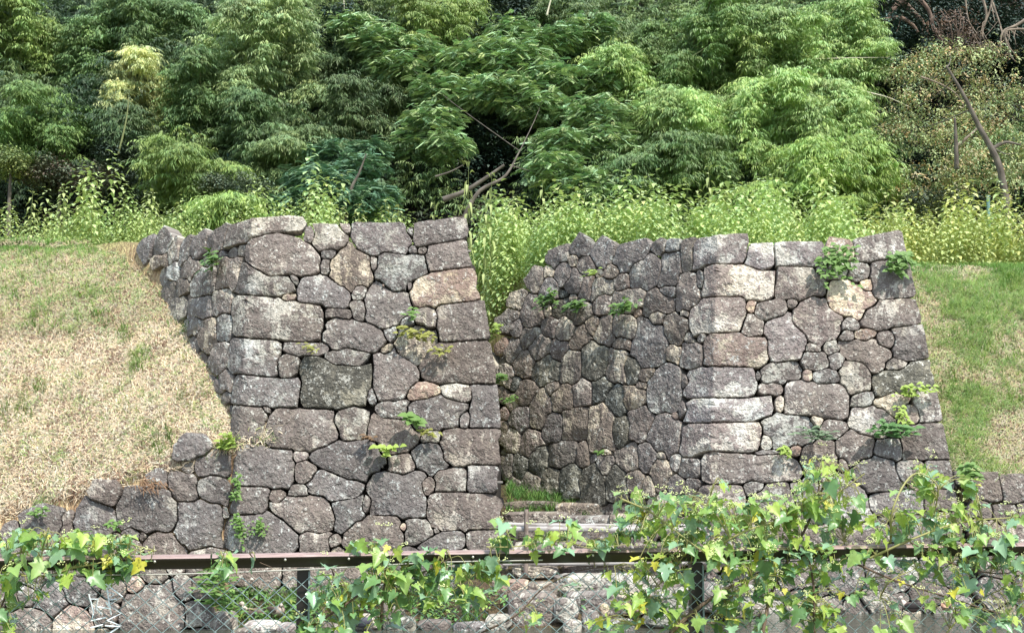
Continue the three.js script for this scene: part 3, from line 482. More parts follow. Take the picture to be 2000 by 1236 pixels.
{
  const wn = tileNoise(512, 10, 41, 4, 0.55, 2.2), bump = texture(512, (k) => [wn[k], wn[k], wn[k]], false);
  const w = new THREE.PlaneGeometry(60, 17, 1, 1); w.rotateX(-Math.PI / 2); w.translate(0, 0, -15.5);
  const uv = w.attributes.uv; for (let i = 0; i < uv.count; i++) uv.setXY(i, uv.getX(i) * 30, uv.getY(i) * 8);
  setting('water', w, new THREE.MeshPhysicalMaterial({ color: new THREE.Color(0.055, 0.06, 0.045), roughness: 0.09, bumpMap: bump, bumpScale: 0.012, specularIntensity: 1 }));
}

function groundHit(px, py) { const d = ray(px, py); let D = 19.5; while (D < 34 && EYE.y + d.y * D > groundY(d.x * D, -D)) D += 0.02; return V(d.x * D, groundY(d.x * D, -D), -D); }
// ---------------------------------------------------------------- what grows and lies on the banks
const M4 = (p, rx, ry, rz, s, sy = s) => new THREE.Matrix4().compose(p, new THREE.Quaternion().setFromEuler(new THREE.Euler(rx, ry, rz, 'YXZ')), V(s, sy, s));
const jitter = (R, c, d = 0.25) => { const f = 1 + (R() - 0.5) * 2 * d, w = (R() - 0.5) * d; return new THREE.Color().setRGB(c[0] * f * (1 + w), c[1] * f, c[2] * f * (1 - w)); };
const leafMat = (transmission = 0.35, roughness = 0.75, extra = {}) => new THREE.MeshPhysicalMaterial({ color: 0xffffff, roughness, transmission, thickness: 0, side: THREE.DoubleSide, specularIntensity: 0.6, ...extra });
const bladeMat = leafMat(0.3, 0.8), strawMat = new THREE.MeshStandardMaterial({ color: 0xffffff, roughness: 0.9, side: THREE.DoubleSide });
function tuftGeo(R, blades, h, spread, w) {
  const mb = new MB();
  for (let k = 0; k < blades; k++) {
    const f = R() * 6.283, l = h * (0.5 + 0.6 * R()), out = spread * (0.3 + 0.9 * R()), x0 = (R() - 0.5) * spread * 0.5, z0 = (R() - 0.5) * spread * 0.5, cx = Math.cos(f), sx = Math.sin(f);
    let prev = null;
    for (let j = 0; j <= 3; j++) { const t = j / 3, r = out * t * t * 1.1, y = l * (t - 0.25 * t * t), ww = w * (1 - t * 0.95) / 2; const a = mb.v(x0 + cx * r - sx * ww, y, z0 + sx * r + cx * ww), b = mb.v(x0 + cx * r + sx * ww, y, z0 + sx * r - cx * ww); if (prev) mb.q(prev[0], prev[1], b, a); prev = [a, b]; }
  }
  return mb.geo();
}
function strawGeo(R) {                              // a handful of bent dry stalks lying about
  const mb = new MB();
  for (let k = 0; k < 14; k++) { const f = R() * 6.283, l = 0.05 + 0.09 * R(), x = (R() - 0.5) * 0.3, z = (R() - 0.5) * 0.3, up = 0.01 + 0.06 * R(), w = 0.0025 + 0.003 * R(), b = (R() - 0.5) * 0.1; let p = null;
    for (let j = 0; j <= 2; j++) { const t = j / 2 - 0.5, px = x + Math.cos(f) * l * t - Math.sin(f) * b * (0.25 - t * t), pz = z + Math.sin(f) * l * t + Math.cos(f) * b * (0.25 - t * t), py = 0.01 + up * (j === 1 ? 1 : R() * 0.5); const a = mb.v(px - Math.sin(f) * w, py, pz + Math.cos(f) * w), c = mb.v(px + Math.sin(f) * w, py + w, pz - Math.cos(f) * w); if (p) mb.q(p[0], p[1], c, a); p = [a, c]; } }
  return mb.geo();
}
const tiltOn = (x, z) => { const e = 0.15, dx = (groundY(x + e, z) - groundY(x - e, z)) / (2 * e), dz = (groundY(x, z + e) - groundY(x, z - e)) / (2 * e); return new THREE.Quaternion().setFromUnitVectors(V(0, 1, 0), V(-dx, 1, -dz).normalize()); };
{
  const R = rng(51);
  const straws = [], sc = [], tufts = [], tc = [], pebbles = [], pc = [];
  const inLeft = (x, D) => x < -4.83 - (D - 23.9) + 0.25, inRight = (x, D) => x > lerp(7.8, 6.9, clamp((D - 23.5) / 2, 0, 1));
  for (let k = 0; k < 60000; k++) {
    const left = R() < 0.66, D = 23.45 + Math.pow(R(), 1.0) * 6.0, x = left ? -12 + R() * 8 : 6.9 + R() * 5.7;
    if (left ? !inLeft(x, D) : !inRight(x, D)) continue;
    const y = groundY(x, -D), p = V(x, y, -D), g = green(x, -D), q = tiltOn(x, -D).multiply(new THREE.Quaternion().setFromAxisAngle(V(0, 1, 0), R() * 6.283));
    const pick = R();
    if (pick < 0.86 * (1 - g * 0.75)) { straws.push(new THREE.Matrix4().compose(p, q, V(1, 1, 1).multiplyScalar(0.7 + R() * 0.7))); sc.push(jitter(R, R() < (D > 25.8 || x > 0 ? 0.26 : 0.12) ? [0.34, 0.39, 0.17] : R() < 0.2 ? [0.21, 0.13, 0.09] : x < 0 && D < 25.6 ? [0.60, 0.495, 0.35] : [0.43, 0.355, 0.235], 0.2)); }
    if (R() < (left ? 0.5 * g * g + 0.03 + 0.05 * sstep(D, 25.4, 27) : 0.85 * g)) { tufts.push(new THREE.Matrix4().compose(p, q, V(1, 1, 1).multiplyScalar((left ? 0.55 : 0.6) + R() * 0.6))); tc.push(jitter(R, D > 28 ? [0.15, 0.28, 0.05] : [0.24, 0.36, 0.09], 0.35)); }
    if (left && D > 24.2 && D < 28 && R() < 0.05) { pebbles.push(new THREE.Matrix4().compose(p, new THREE.Quaternion().setFromEuler(new THREE.Euler(R() * 6, R() * 6, R() * 6)), V(1, 0.6, 0.8).multiplyScalar(0.018 + 0.055 * R() * R()))); pc.push(jitter(R, [0.44, 0.39, 0.33], 0.3)); }
  }
  // bushier clumps seen on the left bank
  for (const [px, py, r, n] of [[245, 660, 20, 26], [300, 870, 42, 60], [25, 815, 38, 50], [170, 600, 50, 40], [90, 640, 40, 26], [270, 715, 30, 24], [60, 770, 40, 24], [200, 630, 30, 24], [30, 565, 40, 30], [350, 650, 30, 26], [370, 770, 40, 20], [330, 545, 30, 20], [430, 590, 0, 0], [110, 490, 70, 26], [240, 510, 40, 20], [1975, 560, 22, 50], [1960, 540, 40, 40], [1870, 770, 50, 60], [1880, 640, 60, 50], [1950, 690, 50, 50], [1990, 790, 30, 30]]) {
    for (let k = 0; k < n; k++) { const a = R() * 6.283, q = Math.sqrt(R()) * r, ux = px + Math.cos(a) * q, uy = py + Math.sin(a) * q * 0.7, d = ray(ux, uy); let D = 23.4; while (D < 32 && EYE.y + d.y * D > groundY(d.x * D, -D)) D += 0.05; const x = d.x * D; if (D > 31.9 || (px < 1000 ? !inLeft(x, D) : !inRight(x, D))) continue;
      tufts.push(M4(V(x, groundY(x, -D), -D), 0, R() * 6.283, 0, 0.7 + 0.7 * R())); tc.push(jitter(R, [0.15, 0.28, 0.04], 0.3)); }
  }
  scatter('dry_grass', strawGeo(rng(52)), strawMat, straws, sc, null, 'stuff', 'dry straw lying on the banks');
  scatter('grass', tuftGeo(rng(53), 11, 0.22, 0.13, 0.012), bladeMat, tufts, tc, null, 'stuff', 'green grass tufts on the banks');
  const peb = new THREE.DodecahedronGeometry(1, 0);
  scatter('gravel', peb, new THREE.MeshStandardMaterial({ color: 0xffffff, roughness: 0.9 }), pebbles, pc, null, 'stuff', 'pale pebbles on the left bank');
  // grass along the shore, on the steps and in the passage
  const sh = [], shc = [];
  for (let k = 0; k < 9000; k++) {
    const x = -7 + R() * 10.6, D = 21.2 + R() * 6.2; if (x < -4.8 && D < 21.8) continue; if (D > 23 && (x < -0.1 || D > passD(x) - 0.25)) continue;
    const dense = N3(x * 0.9, D * 0.9, 2.2) + (D > 25 ? 0.5 : 0) + (x < -2.6 && x > -6.4 ? 0.35 : 0) + (D < 23 && x > -0.3 ? -0.25 : 0) ; if (dense < R() * 0.5 + 0.05) continue;
    sh.push(M4(V(x, groundY(x, -D) - 0.02, -D), 0, R() * 6.283, 0, 0.6 + 0.9 * R())); shc.push(jitter(R, [0.12, 0.24, 0.05], 0.35));
  }
  scatter('grass', tuftGeo(rng(54), 10, 0.2, 0.14, 0.016), bladeMat, sh, shc, null, 'stuff', 'grass at the water edge and in the passage');
}
// ---------------------------------------------------------------- the thicket of tall leafy shoots on the terrace
function leafShape(mb, o, dir, up, len, wid, fold = 0.18, c) {        // a pointed leaf, bent along its midrib
  const side = V(0, 0, 0).crossVectors(dir, up).normalize(), n = V(0, 0, 0).crossVectors(side, dir).normalize(), ids = [];
  const prof = [[0, 0.02, 0], [0.28, 0.9, 0.03], [0.6, 0.72, 0], [1, 0.0, -0.14]];
  for (const [t, w, h] of prof) { const m = o.clone().addScaledVector(dir, len * t).addScaledVector(n, h * len), e = wid * 0.5 * w; const l = m.clone().addScaledVector(side, -e).addScaledVector(n, e * fold), r = m.clone().addScaledVector(side, e).addScaledVector(n, e * fold); ids.push([mb.v(l.x, l.y, l.z, 0, t, c), mb.v(m.x, m.y, m.z, 0.5, t, c), mb.v(r.x, r.y, r.z, 1, t, c)]); }
  for (let k = 0; k < 3; k++) { mb.q(ids[k][0], ids[k][1], ids[k + 1][1], ids[k + 1][0]); mb.q(ids[k][1], ids[k][2], ids[k + 1][2], ids[k + 1][1]); }
}
function shootGeo(R, h, leaves, len, bottom = 0.15) {
  const mb = new MB(), lean = (R() - 0.5) * 0.12, lz = (R() - 0.5) * 0.12;
  for (let k = 0; k < leaves; k++) {
    const t = bottom + (1 - bottom) * (k + 0.5) / leaves, f = k * 2.4 + R() * 0.8, out = 0.02 + (1 - t) * 0.13, droop = -0.15 - 0.6 * R() + (t > 0.92 ? 0.6 : 0);
    const d = V(Math.cos(f), droop, Math.sin(f)).normalize(), o = V(lean * h * t * t + Math.cos(f) * out, h * t, lz * h * t * t + Math.sin(f) * out);
    leafShape(mb, o, d, V(0, 1, 0), len * (0.65 + 0.5 * R()) * (t > 0.9 ? 0.75 : 1), len * 0.55, 0.25);
  }
  return { leaf: mb.geo(), stem: new MB().tube([V(0, 0, 0), V(lean * h * 0.3, h * 0.55, lz * h * 0.3), V(lean * h, h, lz * h)], [0.012, 0.009, 0.004], 4).geo() };
}
const thickMat = leafMat(0.42, 0.6), stemMat = new THREE.MeshStandardMaterial({ color: new THREE.Color(0.16, 0.2, 0.06), roughness: 0.8 });
{
  const R = rng(61), kinds = [0, 1, 2].map((k) => shootGeo(rng(62 + k), 1.3, 34, 0.118)), mats = [[], [], []], cols = [[], [], []];
  const place = (x, D, s, c) => { s *= 0.56 + 0.60 * sstep(N3(x * 1.5, D * 0.45, 5.2), -0.35, 0.4); const k = Math.floor(R() * 3); mats[k].push(M4(V(x, groundY(x, -D) - 0.05, -D), (R() - 0.5) * 0.24, R() * 6.283, (R() - 0.5) * 0.24, s * (0.85 + 0.3 * R()), s)); cols[k].push(jitter(R, c, 0.22)); };
  for (let k = 0; k < 9000; k++) {
    const x = -13 + R() * 26, D = 24.8 + R() * 10.2;
    const lineL = -4.83 - (D - 23.9); let front = 28.9;
    if (x > -4.4 && x < -0.6) front = 26.0 + Math.max(0, -3.4 - x) * 2.0; else if (x >= -0.6 && x < 3.4) front = Math.max(passD(x) + 1.2, 25.8); else if (x >= 3.4 && x < 7.2) front = 25.6; else if (x >= 7.2) front = 29.4;
    if (x <= -4.4) front = Math.max(29.1, -x + 19.9 + 0.4);
    if (D < front) continue; if (x > -4.2 && x < -0.9 && D < 31 && R() > 0.10) continue;
    const rear = D - front, sparse = x < -4.6 ? sstep(N3(x * 0.9, D * 0.9, 8.8), -0.35, 0.25) : 1; if (R() > 0.35 + 0.65 * sparse) continue;
    place(x, D, x > -4.2 && x < -0.9 && D < 33 ? 0.45 + 0.4 * R() : x < -4.4 ? 0.5 + 0.8 * R() * R() : 0.72 + 0.85 * R() * R() + 0.1 * Math.min(rear, 3), x > 8.2 ? [0.53, 0.59, 0.22] : x < -4.4 ? [0.44, 0.55, 0.21] : [0.46, 0.58, 0.22]);
  }
  for (let k = 0; k < 900; k++) { const x = -12.5 + R() * 25, D = 29.2 + R() * 4; if (x > -4.4 && x < -1) continue; if (N3(x * 0.7, D * 0.7, 2.2) < -0.05) continue; place(x, D, 1.1 + 0.6 * R() * R(), x > 8.2 ? [0.52, 0.60, 0.23] : [0.46, 0.58, 0.22]); }
  for (let k = 0; k < 3; k++) { scatter('thicket', kinds[k].leaf, thickMat, mats[k], cols[k], null, 'stuff', 'yellow-green thicket of leafy shoots on the terrace'); }
  // shoots that stand out above the mass
  const protoLeaf = shootGeo(rng(69), 1.0, 34, 0.15, 0.02);
  const spots = [[125, 365, 29.6], [180, 378, 29.8], [240, 385, 29.5], [295, 368, 29.5], [60, 372, 30], [345, 395, 29.6], [672, 405, 27.5], [755, 388, 28], [775, 400, 27.8], [700, 398, 28.2], [912, 312, 29.5], [958, 335, 29.6], [945, 380, 29], [1060, 350, 30], [1000, 372, 29.6], [1165, 380, 30], [1385, 322, 29.5], [1365, 370, 29.6], [1435, 375, 29.6], [1475, 368, 29.7], [1530, 380, 29.6], [1555, 372, 29.8], [1315, 405, 29], [1280, 400, 29], [1660, 395, 29.4], [1735, 400, 29.6], [1590, 385, 29.8], [1240, 395, 29.4], [850, 392, 28.6], [1095, 385, 29.6]];
  let proto;
  for (const [px, py, D] of spots) {
    const tip = at(px, py, D), y0 = groundY(tip.x, -D), h = tip.y - y0; if (h < 0.3) continue;
    let t;
    if (!proto) { t = proto = thing('leafy_shoot', 'tall upright shoot rising above the yellow-green thicket', 'shoot', [0, 0, 0], 'tall shoots above the thicket'); part('stem', protoLeaf.stem, stemMat, t); part('leaves', protoLeaf.leaf, leafMat(0.42, 0.6, { color: new THREE.Color(0.45, 0.52, 0.2) }), t, 'stuff'); }
    else { t = proto.clone(); t.name = numbered('leafy_shoot'); scene.add(t); }
    t.position.set(tip.x, y0, -D); t.rotation.y = R() * 6.283; t.scale.set(0.95, h, 0.95);
  }
}
// ---------------------------------------------------------------- the wooded hill
const R4 = rng(71);
function bambooSpray(R) {                           // a drooping twig fan of narrow leaves
  const mb = new MB();
  for (let w = 0; w < 4; w++) {
    const f = w / 4 * 6.283 + R(), l = 0.25 + 0.2 * R(), dx = Math.cos(f), dz = Math.sin(f);
    for (let k = 0; k < 9; k++) {
      const t = (k + 0.6) / 9, o = V(dx * l * t, 0.08 * t - 0.22 * t * t, dz * l * t), g = f + (R() - 0.5) * 2.2, len = 0.10 + 0.07 * R(), d = V(Math.cos(g), -0.35 - 0.9 * R(), Math.sin(g)).normalize();
      const s = V(0, 0, 0).crossVectors(d, V(0, 1, 0)).normalize().multiplyScalar(0.0125), m = o.clone().addScaledVector(d, len * 0.4), e = o.clone().addScaledVector(d, len); e.y -= 0.03;
      const a = mb.v(o.x, o.y, o.z), b = mb.v(m.x + s.x, m.y, m.z + s.z), c = mb.v(m.x - s.x, m.y, m.z - s.z), q = mb.v(e.x, e.y, e.z); mb.t(a, c, b); mb.t(b, c, q);
    }
  }
  return mb.geo();
}
function leafClump(R, n, size, len, wid, droop = 0.4) {
  const mb = new MB();
  for (let k = 0; k < n; k++) { const a = R() * 6.283, b = Math.acos(1 - 1.5 * R()), o = V(Math.sin(b) * Math.cos(a), Math.cos(b) * 0.7, Math.sin(b) * Math.sin(a)).multiplyScalar(size * (0.5 + 0.5 * R())), f = a + (R() - 0.5); leafShape(mb, o, V(Math.cos(f), -droop * R() * 2 + 0.15, Math.sin(f)).normalize(), V(0, 1, 0), len * (0.7 + 0.6 * R()), wid, 0.2); }
  return mb.geo();
}
function pinnateFrond(R) {                          // compound leaf with paired leaflets, the layered tree
  const mb = new MB(), L = 0.55;
  for (let k = 0; k < 9; k++) for (const s of [-1, 1]) { const t = 0.15 + 0.85 * k / 9, o = V(L * t, -0.14 * t * t, 0), l = 0.17 * (1 - 0.5 * Math.abs(t - 0.5)), d = V(0.35, -0.12 - 0.2 * R(), s).normalize(), m = o.clone().addScaledVector(d, l * 0.45), e = o.clone().addScaledVector(d, l), w = 0.036;
    const a = mb.v(o.x, o.y, o.z), b = mb.v(m.x + w, m.y + 0.004, m.z), c = mb.v(m.x - w, m.y + 0.004, m.z), q = mb.v(e.x, e.y - 0.01, e.z); s > 0 ? (mb.t(a, b, c), mb.t(b, q, c)) : (mb.t(a, c, b), mb.t(b, c, q)); }
  return mb.geo();
}
const sprays = [bambooSpray(rng(72)), bambooSpray(rng(73))], frond = pinnateFrond(rng(74)), clumpDark = leafClump(rng(75), 22, 0.32, 0.13, 0.065), clumpSparse = leafClump(rng(76), 13, 0.3, 0.085, 0.045, 0.6), clumpBush = leafClump(rng(77), 26, 0.24, 0.085, 0.045);
const forestMat = leafMat(0.36, 0.55), frondMat = leafMat(0.25, 0.42), darkMat = leafMat(0.15, 0.5);
const culmMat = new THREE.MeshStandardMaterial({ color: new THREE.Color(0.17, 0.19, 0.07), roughness: 0.6 }), paleCulm = new THREE.MeshStandardMaterial({ color: new THREE.Color(0.5, 0.46, 0.34), roughness: 0.6 });
const barkTex = texture(512, (() => { const n = tileNoise(512, 12, 78, 4, 0.6, 0.3), m = tileNoise(512, 5, 79, 3); return (k) => { const c = mix3([0.05, 0.04, 0.032], [0.17, 0.145, 0.12], n[k]); return mix3(c, [0.2, 0.2, 0.17], sstep(m[k], 0.6, 0.8) * 0.6); }; })());
const barkMat = new THREE.MeshStandardMaterial({ map: barkTex, roughness: 0.95, bumpMap: barkTex, bumpScale: 0.02 });
const hillDepth = (py, off = 0) => 42.6 - py * 0.0185 + off;
const PXM = (D) => FOCAL / D;

// a clump of arching culms; each culm carries sprays along its upper part, hanging outwards
function bamboo(label, px, py, w, h, tone, { off = 0, culms = 9, arch = 0.5, lean = 0, dense = 1, show = 3 } = {}) {
  const R = rng(Math.round(px * 7 + py * 13 + 3)), D = hillDepth(py + h * 0.2, off), c = at(px, py, D), hw = w / 2 / PXM(D), hh = h / 2 / PXM(D), gy = groundY(c.x, -D);
  const t = thing('bamboo_clump', label, 'bamboo', [c.x, gy, -D], 'bamboo clumps on the hillside'); delete t.userData.group;
  const mats = [[], []], cols = [[], []], top = c.y + hh - gy, bot = Math.max(c.y - hh - gy, 0.2);
  for (let k = 0; k < culms; k++) {
    const f = (k + R()) / culms * 6.283, out = hw * Math.sqrt(0.04 + 0.96 * R()), ex = Math.cos(f) * out, ez = Math.sin(f) * Math.min(hw, 1.7) * 0.9, tall = top - hh * 2 * Math.pow(R(), 1.4) * 0.62 - hh * 0.35 * Math.pow(out / hw, 2);
    const bx = ex * 0.3 - lean * hw, bz = ez * 0.3, droop = Math.min(tall - bot * 0.9, (0.3 + (arch + 0.3) * R()) * hh * 1.6), kx = (R() - 0.5) * 0.5, kz = (R() - 0.3) * 0.5;
    const crv = new THREE.CatmullRomCurve3([V(bx, -0.2, bz), V(lerp(bx, ex, 0.25) + kx * 0.3, tall * 0.55, lerp(bz, ez, 0.3)), V(lerp(bx, ex, 0.62) + kx, tall * 0.95, lerp(bz, ez, 0.62)), V(ex + kx, tall - droop * 0.3, ez + kz), V(ex * 1.14 + kx * 1.5, tall - droop, ez * 1.15 + kz * 1.4)]);
    if (k < show) part('culm', new MB().tube(crv.getPoints(14), crv.getPoints(14).map((_, i) => 0.03 * (1 - i / 17)), 5).geo(), culmMat, t);
    const n = Math.round(22 * dense * Math.max(0.6, (hw + hh) / 2)), ct = 0.82 + 0.36 * R();
    for (let q = 0; q < n; q++) {                     // side branches, each a short plume of sprays
      const s = 0.14 + 0.86 * Math.pow(R(), 0.85), p = crv.getPoint(s), a = R() * 6.283, L = (0.25 + 0.75 * R()) * (0.35 + 0.95 * (1.05 - s)); if (p.y < bot - 0.6) continue;
      for (let e = 0; e < 5; e++) {
        const w = (e + R()) / 5, o = V(p.x + Math.cos(a) * L * w + (R() - 0.5) * 0.2, p.y + 0.22 * w - 0.5 * w * w * L + (R() - 0.5) * 0.15, p.z + Math.sin(a) * L * w + (R() - 0.5) * 0.2), v = R() < 0.5 ? 0 : 1;
        mats[v].push(M4(o, (R() - 0.5) * 0.6, R() * 6.283, (R() - 0.5) * 0.6, 0.6 + 0.6 * R())); cols[v].push(jitter(R, tone.map((c) => c * ct), 0.25));
      }
    }
  }
  const so = R() * 30, fill = Math.round(150 * dense * Math.max(0.7, hw * hh));
  for (let q = 0; q < fill; q++) {                    // the loose mass of twigs between the culms
    const a = R() * 6.283, b = Math.acos(1 - 2 * R()), lump = 0.62 + 0.75 * N3(Math.cos(a) * 1.6 + so, Math.cos(b) * 1.8, Math.sin(a) * 1.6), rr = (0.55 + 0.45 * R()) * lump, o = V(Math.sin(b) * Math.cos(a) * hw * 1.1 * rr, c.y - gy + Math.cos(b) * hh * 1.1 * rr, Math.sin(b) * Math.sin(a) * Math.min(hw, 1.5) * rr);
    if (o.y < 0.2) continue; const v = R() < 0.5 ? 0 : 1;
    mats[v].push(M4(o, (R() - 0.5) * 0.8, R() * 6.283, (R() - 0.5) * 0.8, 0.55 + 0.55 * R())); cols[v].push(jitter(R, tone.map((t2) => t2 * (0.85 + 0.5 * (lump - 0.6))), 0.3));
  }
  for (const v of [0, 1]) scatter('foliage', sprays[v], forestMat, mats[v], cols[v], t);
  return t;
}
// a crown made of leaf clumps spread through lumpy volumes
function crownTree(name, label, category, pads, tone, geo, mat, { off = 0, trunk = null, per = 70, size = 1, flat = 0.5, seed = 1, bark = barkMat, r0 = 0.12, shell = 0.45, tone2 = null, upright = 0.9, more = 2.2, tallPads = 1, limbs = 3 } = {}) {
  const R = rng(seed * 37 + 5), P = pads.map(([px, py, w, h, o = 0]) => { const D = hillDepth(py, off + o) + (R() - 0.5) * 0.7, p = at(px + (R() - 0.5) * w * 0.25, py + (R() - 0.5) * h * 0.5, D); return { p, rx: w / 2 / PXM(D) * 1.1, ry: h / 2 / PXM(D) * tallPads * (0.8 + 0.5 * R()), rz: Math.min(w / 2 / PXM(D), 1.5) }; });
  const base = trunk ? (() => { const D = hillDepth(trunk[0][1], off + (trunk[0][2] ?? 0)), q = at(trunk[0][0], trunk[0][1], D); q.y = Math.min(q.y, groundY(q.x, -D)); return q; })() : (() => { const a = P[0].p; return V(a.x, groundY(a.x, a.z), a.z); })();
  const t = thing(name, label, category, [base.x, base.y, base.z]), mats = [], cols = [];
  let tip = V(0, 0, 0);
  if (trunk) {
    const pts = trunk.map(([x, y, o = 0]) => at(x, y, hillDepth(trunk[0][1], off + o)).sub(base)); pts[0].set(0, -0.2, 0);
    const cp = curve(pts, 16); part('trunk', new MB().tube(cp, cp.map((_, i) => r0 * (1 - 0.75 * i / 16)), 7).geo(), bark, t); tip = cp[10];
    for (const q of P.filter((_, i) => i % limbs === 1)) { const e = q.p.clone().sub(base); let s = cp[4]; for (const c of cp) if (c.y < e.y - 0.1 && c.distanceTo(e) < s.distanceTo(e)) s = c; const mid = s.clone().lerp(e, 0.5); mid.y -= 0.12; const lp = curve([s, mid, e], 7); part('branch', new MB().tube(lp, lp.map((_, i) => r0 * 0.2 * (1 - 0.8 * i / 7)), 5).geo(), bark, t); }
  } else { const lp = curve([V(0, -0.2, 0), P[0].p.clone().sub(base).multiplyScalar(0.5), P[0].p.clone().sub(base)], 6); part('trunk', new MB().tube(lp, lp.map((_, i) => 0.09 * (1 - 0.7 * i / 6)), 6).geo(), bark, t); }
  for (const q of P) {
    const n = Math.round(per * Math.max(0.35, q.rx * q.ry) * more), so = R() * 20;
    for (let k = 0; k < n; k++) {
      const a = R() * 6.283, b = Math.acos(1 - 2 * R()), rr = Math.pow(shell + (1 - shell) * R(), 0.6) * (0.78 + 0.5 * N3(Math.cos(a) * 1.4 + so, Math.cos(b) * 1.4, Math.sin(a) * 1.4));
      const o = V(Math.sin(b) * Math.cos(a) * q.rx * rr, Math.cos(b) * q.ry * rr, Math.sin(b) * Math.sin(a) * q.rz * rr), p = q.p.clone().add(o).sub(base);
      mats.push(M4(p, (R() - 0.5) * upright, geo === frond ? -Math.atan2(o.z, o.x) + (R() - 0.5) * 4.5 : R() * 6.283, (R() - 0.5) * upright - (geo === frond ? 0.15 : 0), size * (0.7 + 0.6 * R()))); cols.push(jitter(R, tone2 && R() < 0.3 ? tone2 : tone, 0.3));
    }
  }
  scatter('foliage', geo, mat, mats, cols, t);
  return t;
}
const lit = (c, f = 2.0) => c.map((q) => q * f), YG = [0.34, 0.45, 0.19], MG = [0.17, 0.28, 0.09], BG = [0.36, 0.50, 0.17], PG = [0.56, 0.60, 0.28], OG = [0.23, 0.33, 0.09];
// behind: dark evergreens that close the gaps
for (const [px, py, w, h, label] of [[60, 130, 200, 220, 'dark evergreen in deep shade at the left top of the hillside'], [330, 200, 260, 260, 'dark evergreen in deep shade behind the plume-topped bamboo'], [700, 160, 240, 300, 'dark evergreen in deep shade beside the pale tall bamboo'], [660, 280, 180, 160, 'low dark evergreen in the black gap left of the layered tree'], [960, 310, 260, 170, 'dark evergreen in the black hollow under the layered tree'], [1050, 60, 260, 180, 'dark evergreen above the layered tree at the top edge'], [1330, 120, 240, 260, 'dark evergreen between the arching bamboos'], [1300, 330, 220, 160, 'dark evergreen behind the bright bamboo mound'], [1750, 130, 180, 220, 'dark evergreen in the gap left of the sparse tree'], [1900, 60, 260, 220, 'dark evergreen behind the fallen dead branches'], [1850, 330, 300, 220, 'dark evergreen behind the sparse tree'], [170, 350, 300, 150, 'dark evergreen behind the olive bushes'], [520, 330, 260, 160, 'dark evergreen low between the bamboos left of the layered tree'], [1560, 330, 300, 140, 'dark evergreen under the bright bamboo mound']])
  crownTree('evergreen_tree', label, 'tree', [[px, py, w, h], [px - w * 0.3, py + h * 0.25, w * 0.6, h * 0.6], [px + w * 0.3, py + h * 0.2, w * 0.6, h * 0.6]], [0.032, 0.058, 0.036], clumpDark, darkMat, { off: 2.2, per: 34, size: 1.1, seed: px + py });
// bamboo, from the back forwards
bamboo('mid green bamboo leaning in plumes, second from the left at the top', 270, 70, 300, 240, MG, { off: 1, culms: 14, lean: 0.5 });
bamboo('yellow-green layered bamboo in the top left corner', 40, 60, 190, 190, OG, { off: 0.4, culms: 9 });
bamboo('tall pale yellow-green bamboo standing left of the black gap', 520, 110, 240, 330, YG, { culms: 16, arch: 0.4 });
bamboo('dull green bamboo hanging left of the tall pale bamboo', 400, 190, 180, 200, MG, { off: 0.4, culms: 9 });
bamboo('small pale yellow bamboo plume nodding over the dark bamboo', 270, 155, 86, 120, PG, { off: -0.8, culms: 5, dense: 2.2 });
bamboo('round light green bamboo on the left above the olive bushes', 90, 235, 200, 140, lit([0.10, 0.165, 0.045]), { off: -0.4, culms: 11 });
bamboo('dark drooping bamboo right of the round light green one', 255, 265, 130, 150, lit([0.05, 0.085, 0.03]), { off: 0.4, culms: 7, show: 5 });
bamboo('drooping bamboo with coarse leaves above the left pier corner', 365, 330, 160, 190, OG, { off: -0.6, culms: 8, dense: 1.1 });
bamboo('small grey-green bamboo tuft above the left pier top', 560, 290, 150, 130, lit([0.11, 0.155, 0.06]), { off: -0.2, culms: 8 });
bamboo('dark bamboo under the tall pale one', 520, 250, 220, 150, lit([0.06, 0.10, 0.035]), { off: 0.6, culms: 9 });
bamboo('yellow-green bamboo at the top edge above the layered tree', 830, 60, 200, 150, lit([0.12, 0.165, 0.045]), { off: 0.8, culms: 9 });
bamboo('dull bamboo at the top edge beside the thin bare culm', 680, 130, 120, 160, lit([0.06, 0.095, 0.035]), { off: 1.0, culms: 6 });
bamboo('dim green bamboo at the top edge right of the layered tree', 1140, 40, 160, 140, lit([0.08, 0.12, 0.04]), { off: 1.2, culms: 7 });
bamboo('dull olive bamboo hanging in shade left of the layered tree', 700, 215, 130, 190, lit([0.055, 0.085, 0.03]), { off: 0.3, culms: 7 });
bamboo('bright yellow-green plume at the right shoulder of the layered tree', 1210, 130, 130, 150, BG, { off: -0.2, culms: 7, dense: 1.3 });
bamboo('large mid green bamboo arching up to the right with bare culms', 1390, 90, 330, 240, lit([0.10, 0.155, 0.045]), { off: 0.6, culms: 15, lean: 0.3, show: 6 });
bamboo('bright bamboo curtain hanging at the top right', 1630, 40, 190, 170, BG, { off: 0.2, culms: 10 });
bamboo('bright bamboo along the top between the two hanging curtains', 1520, 100, 200, 170, BG, { off: 0.2, culms: 9 });
bamboo('feathery bright bamboo right of the layered tree', 1320, 215, 210, 150, BG, { off: -0.2, culms: 11 });
bamboo('big bright bamboo mound, the upper of the two on the right', 1560, 220, 330, 200, BG, { off: -0.2, culms: 17, dense: 1.1 });
bamboo('big bright bamboo mound, the lower of the two on the right', 1590, 330, 360, 170, lit([0.15, 0.215, 0.055]), { off: -0.6, culms: 18, dense: 1.1 });
bamboo('small bright bamboo beside the sparse tree', 1690, 115, 110, 80, BG, { off: -0.2, culms: 5 });
bamboo('shaded bamboo at the foot of the feathery bright one', 1340, 325, 190, 150, lit([0.085, 0.135, 0.04]), { off: -0.2, culms: 9 });
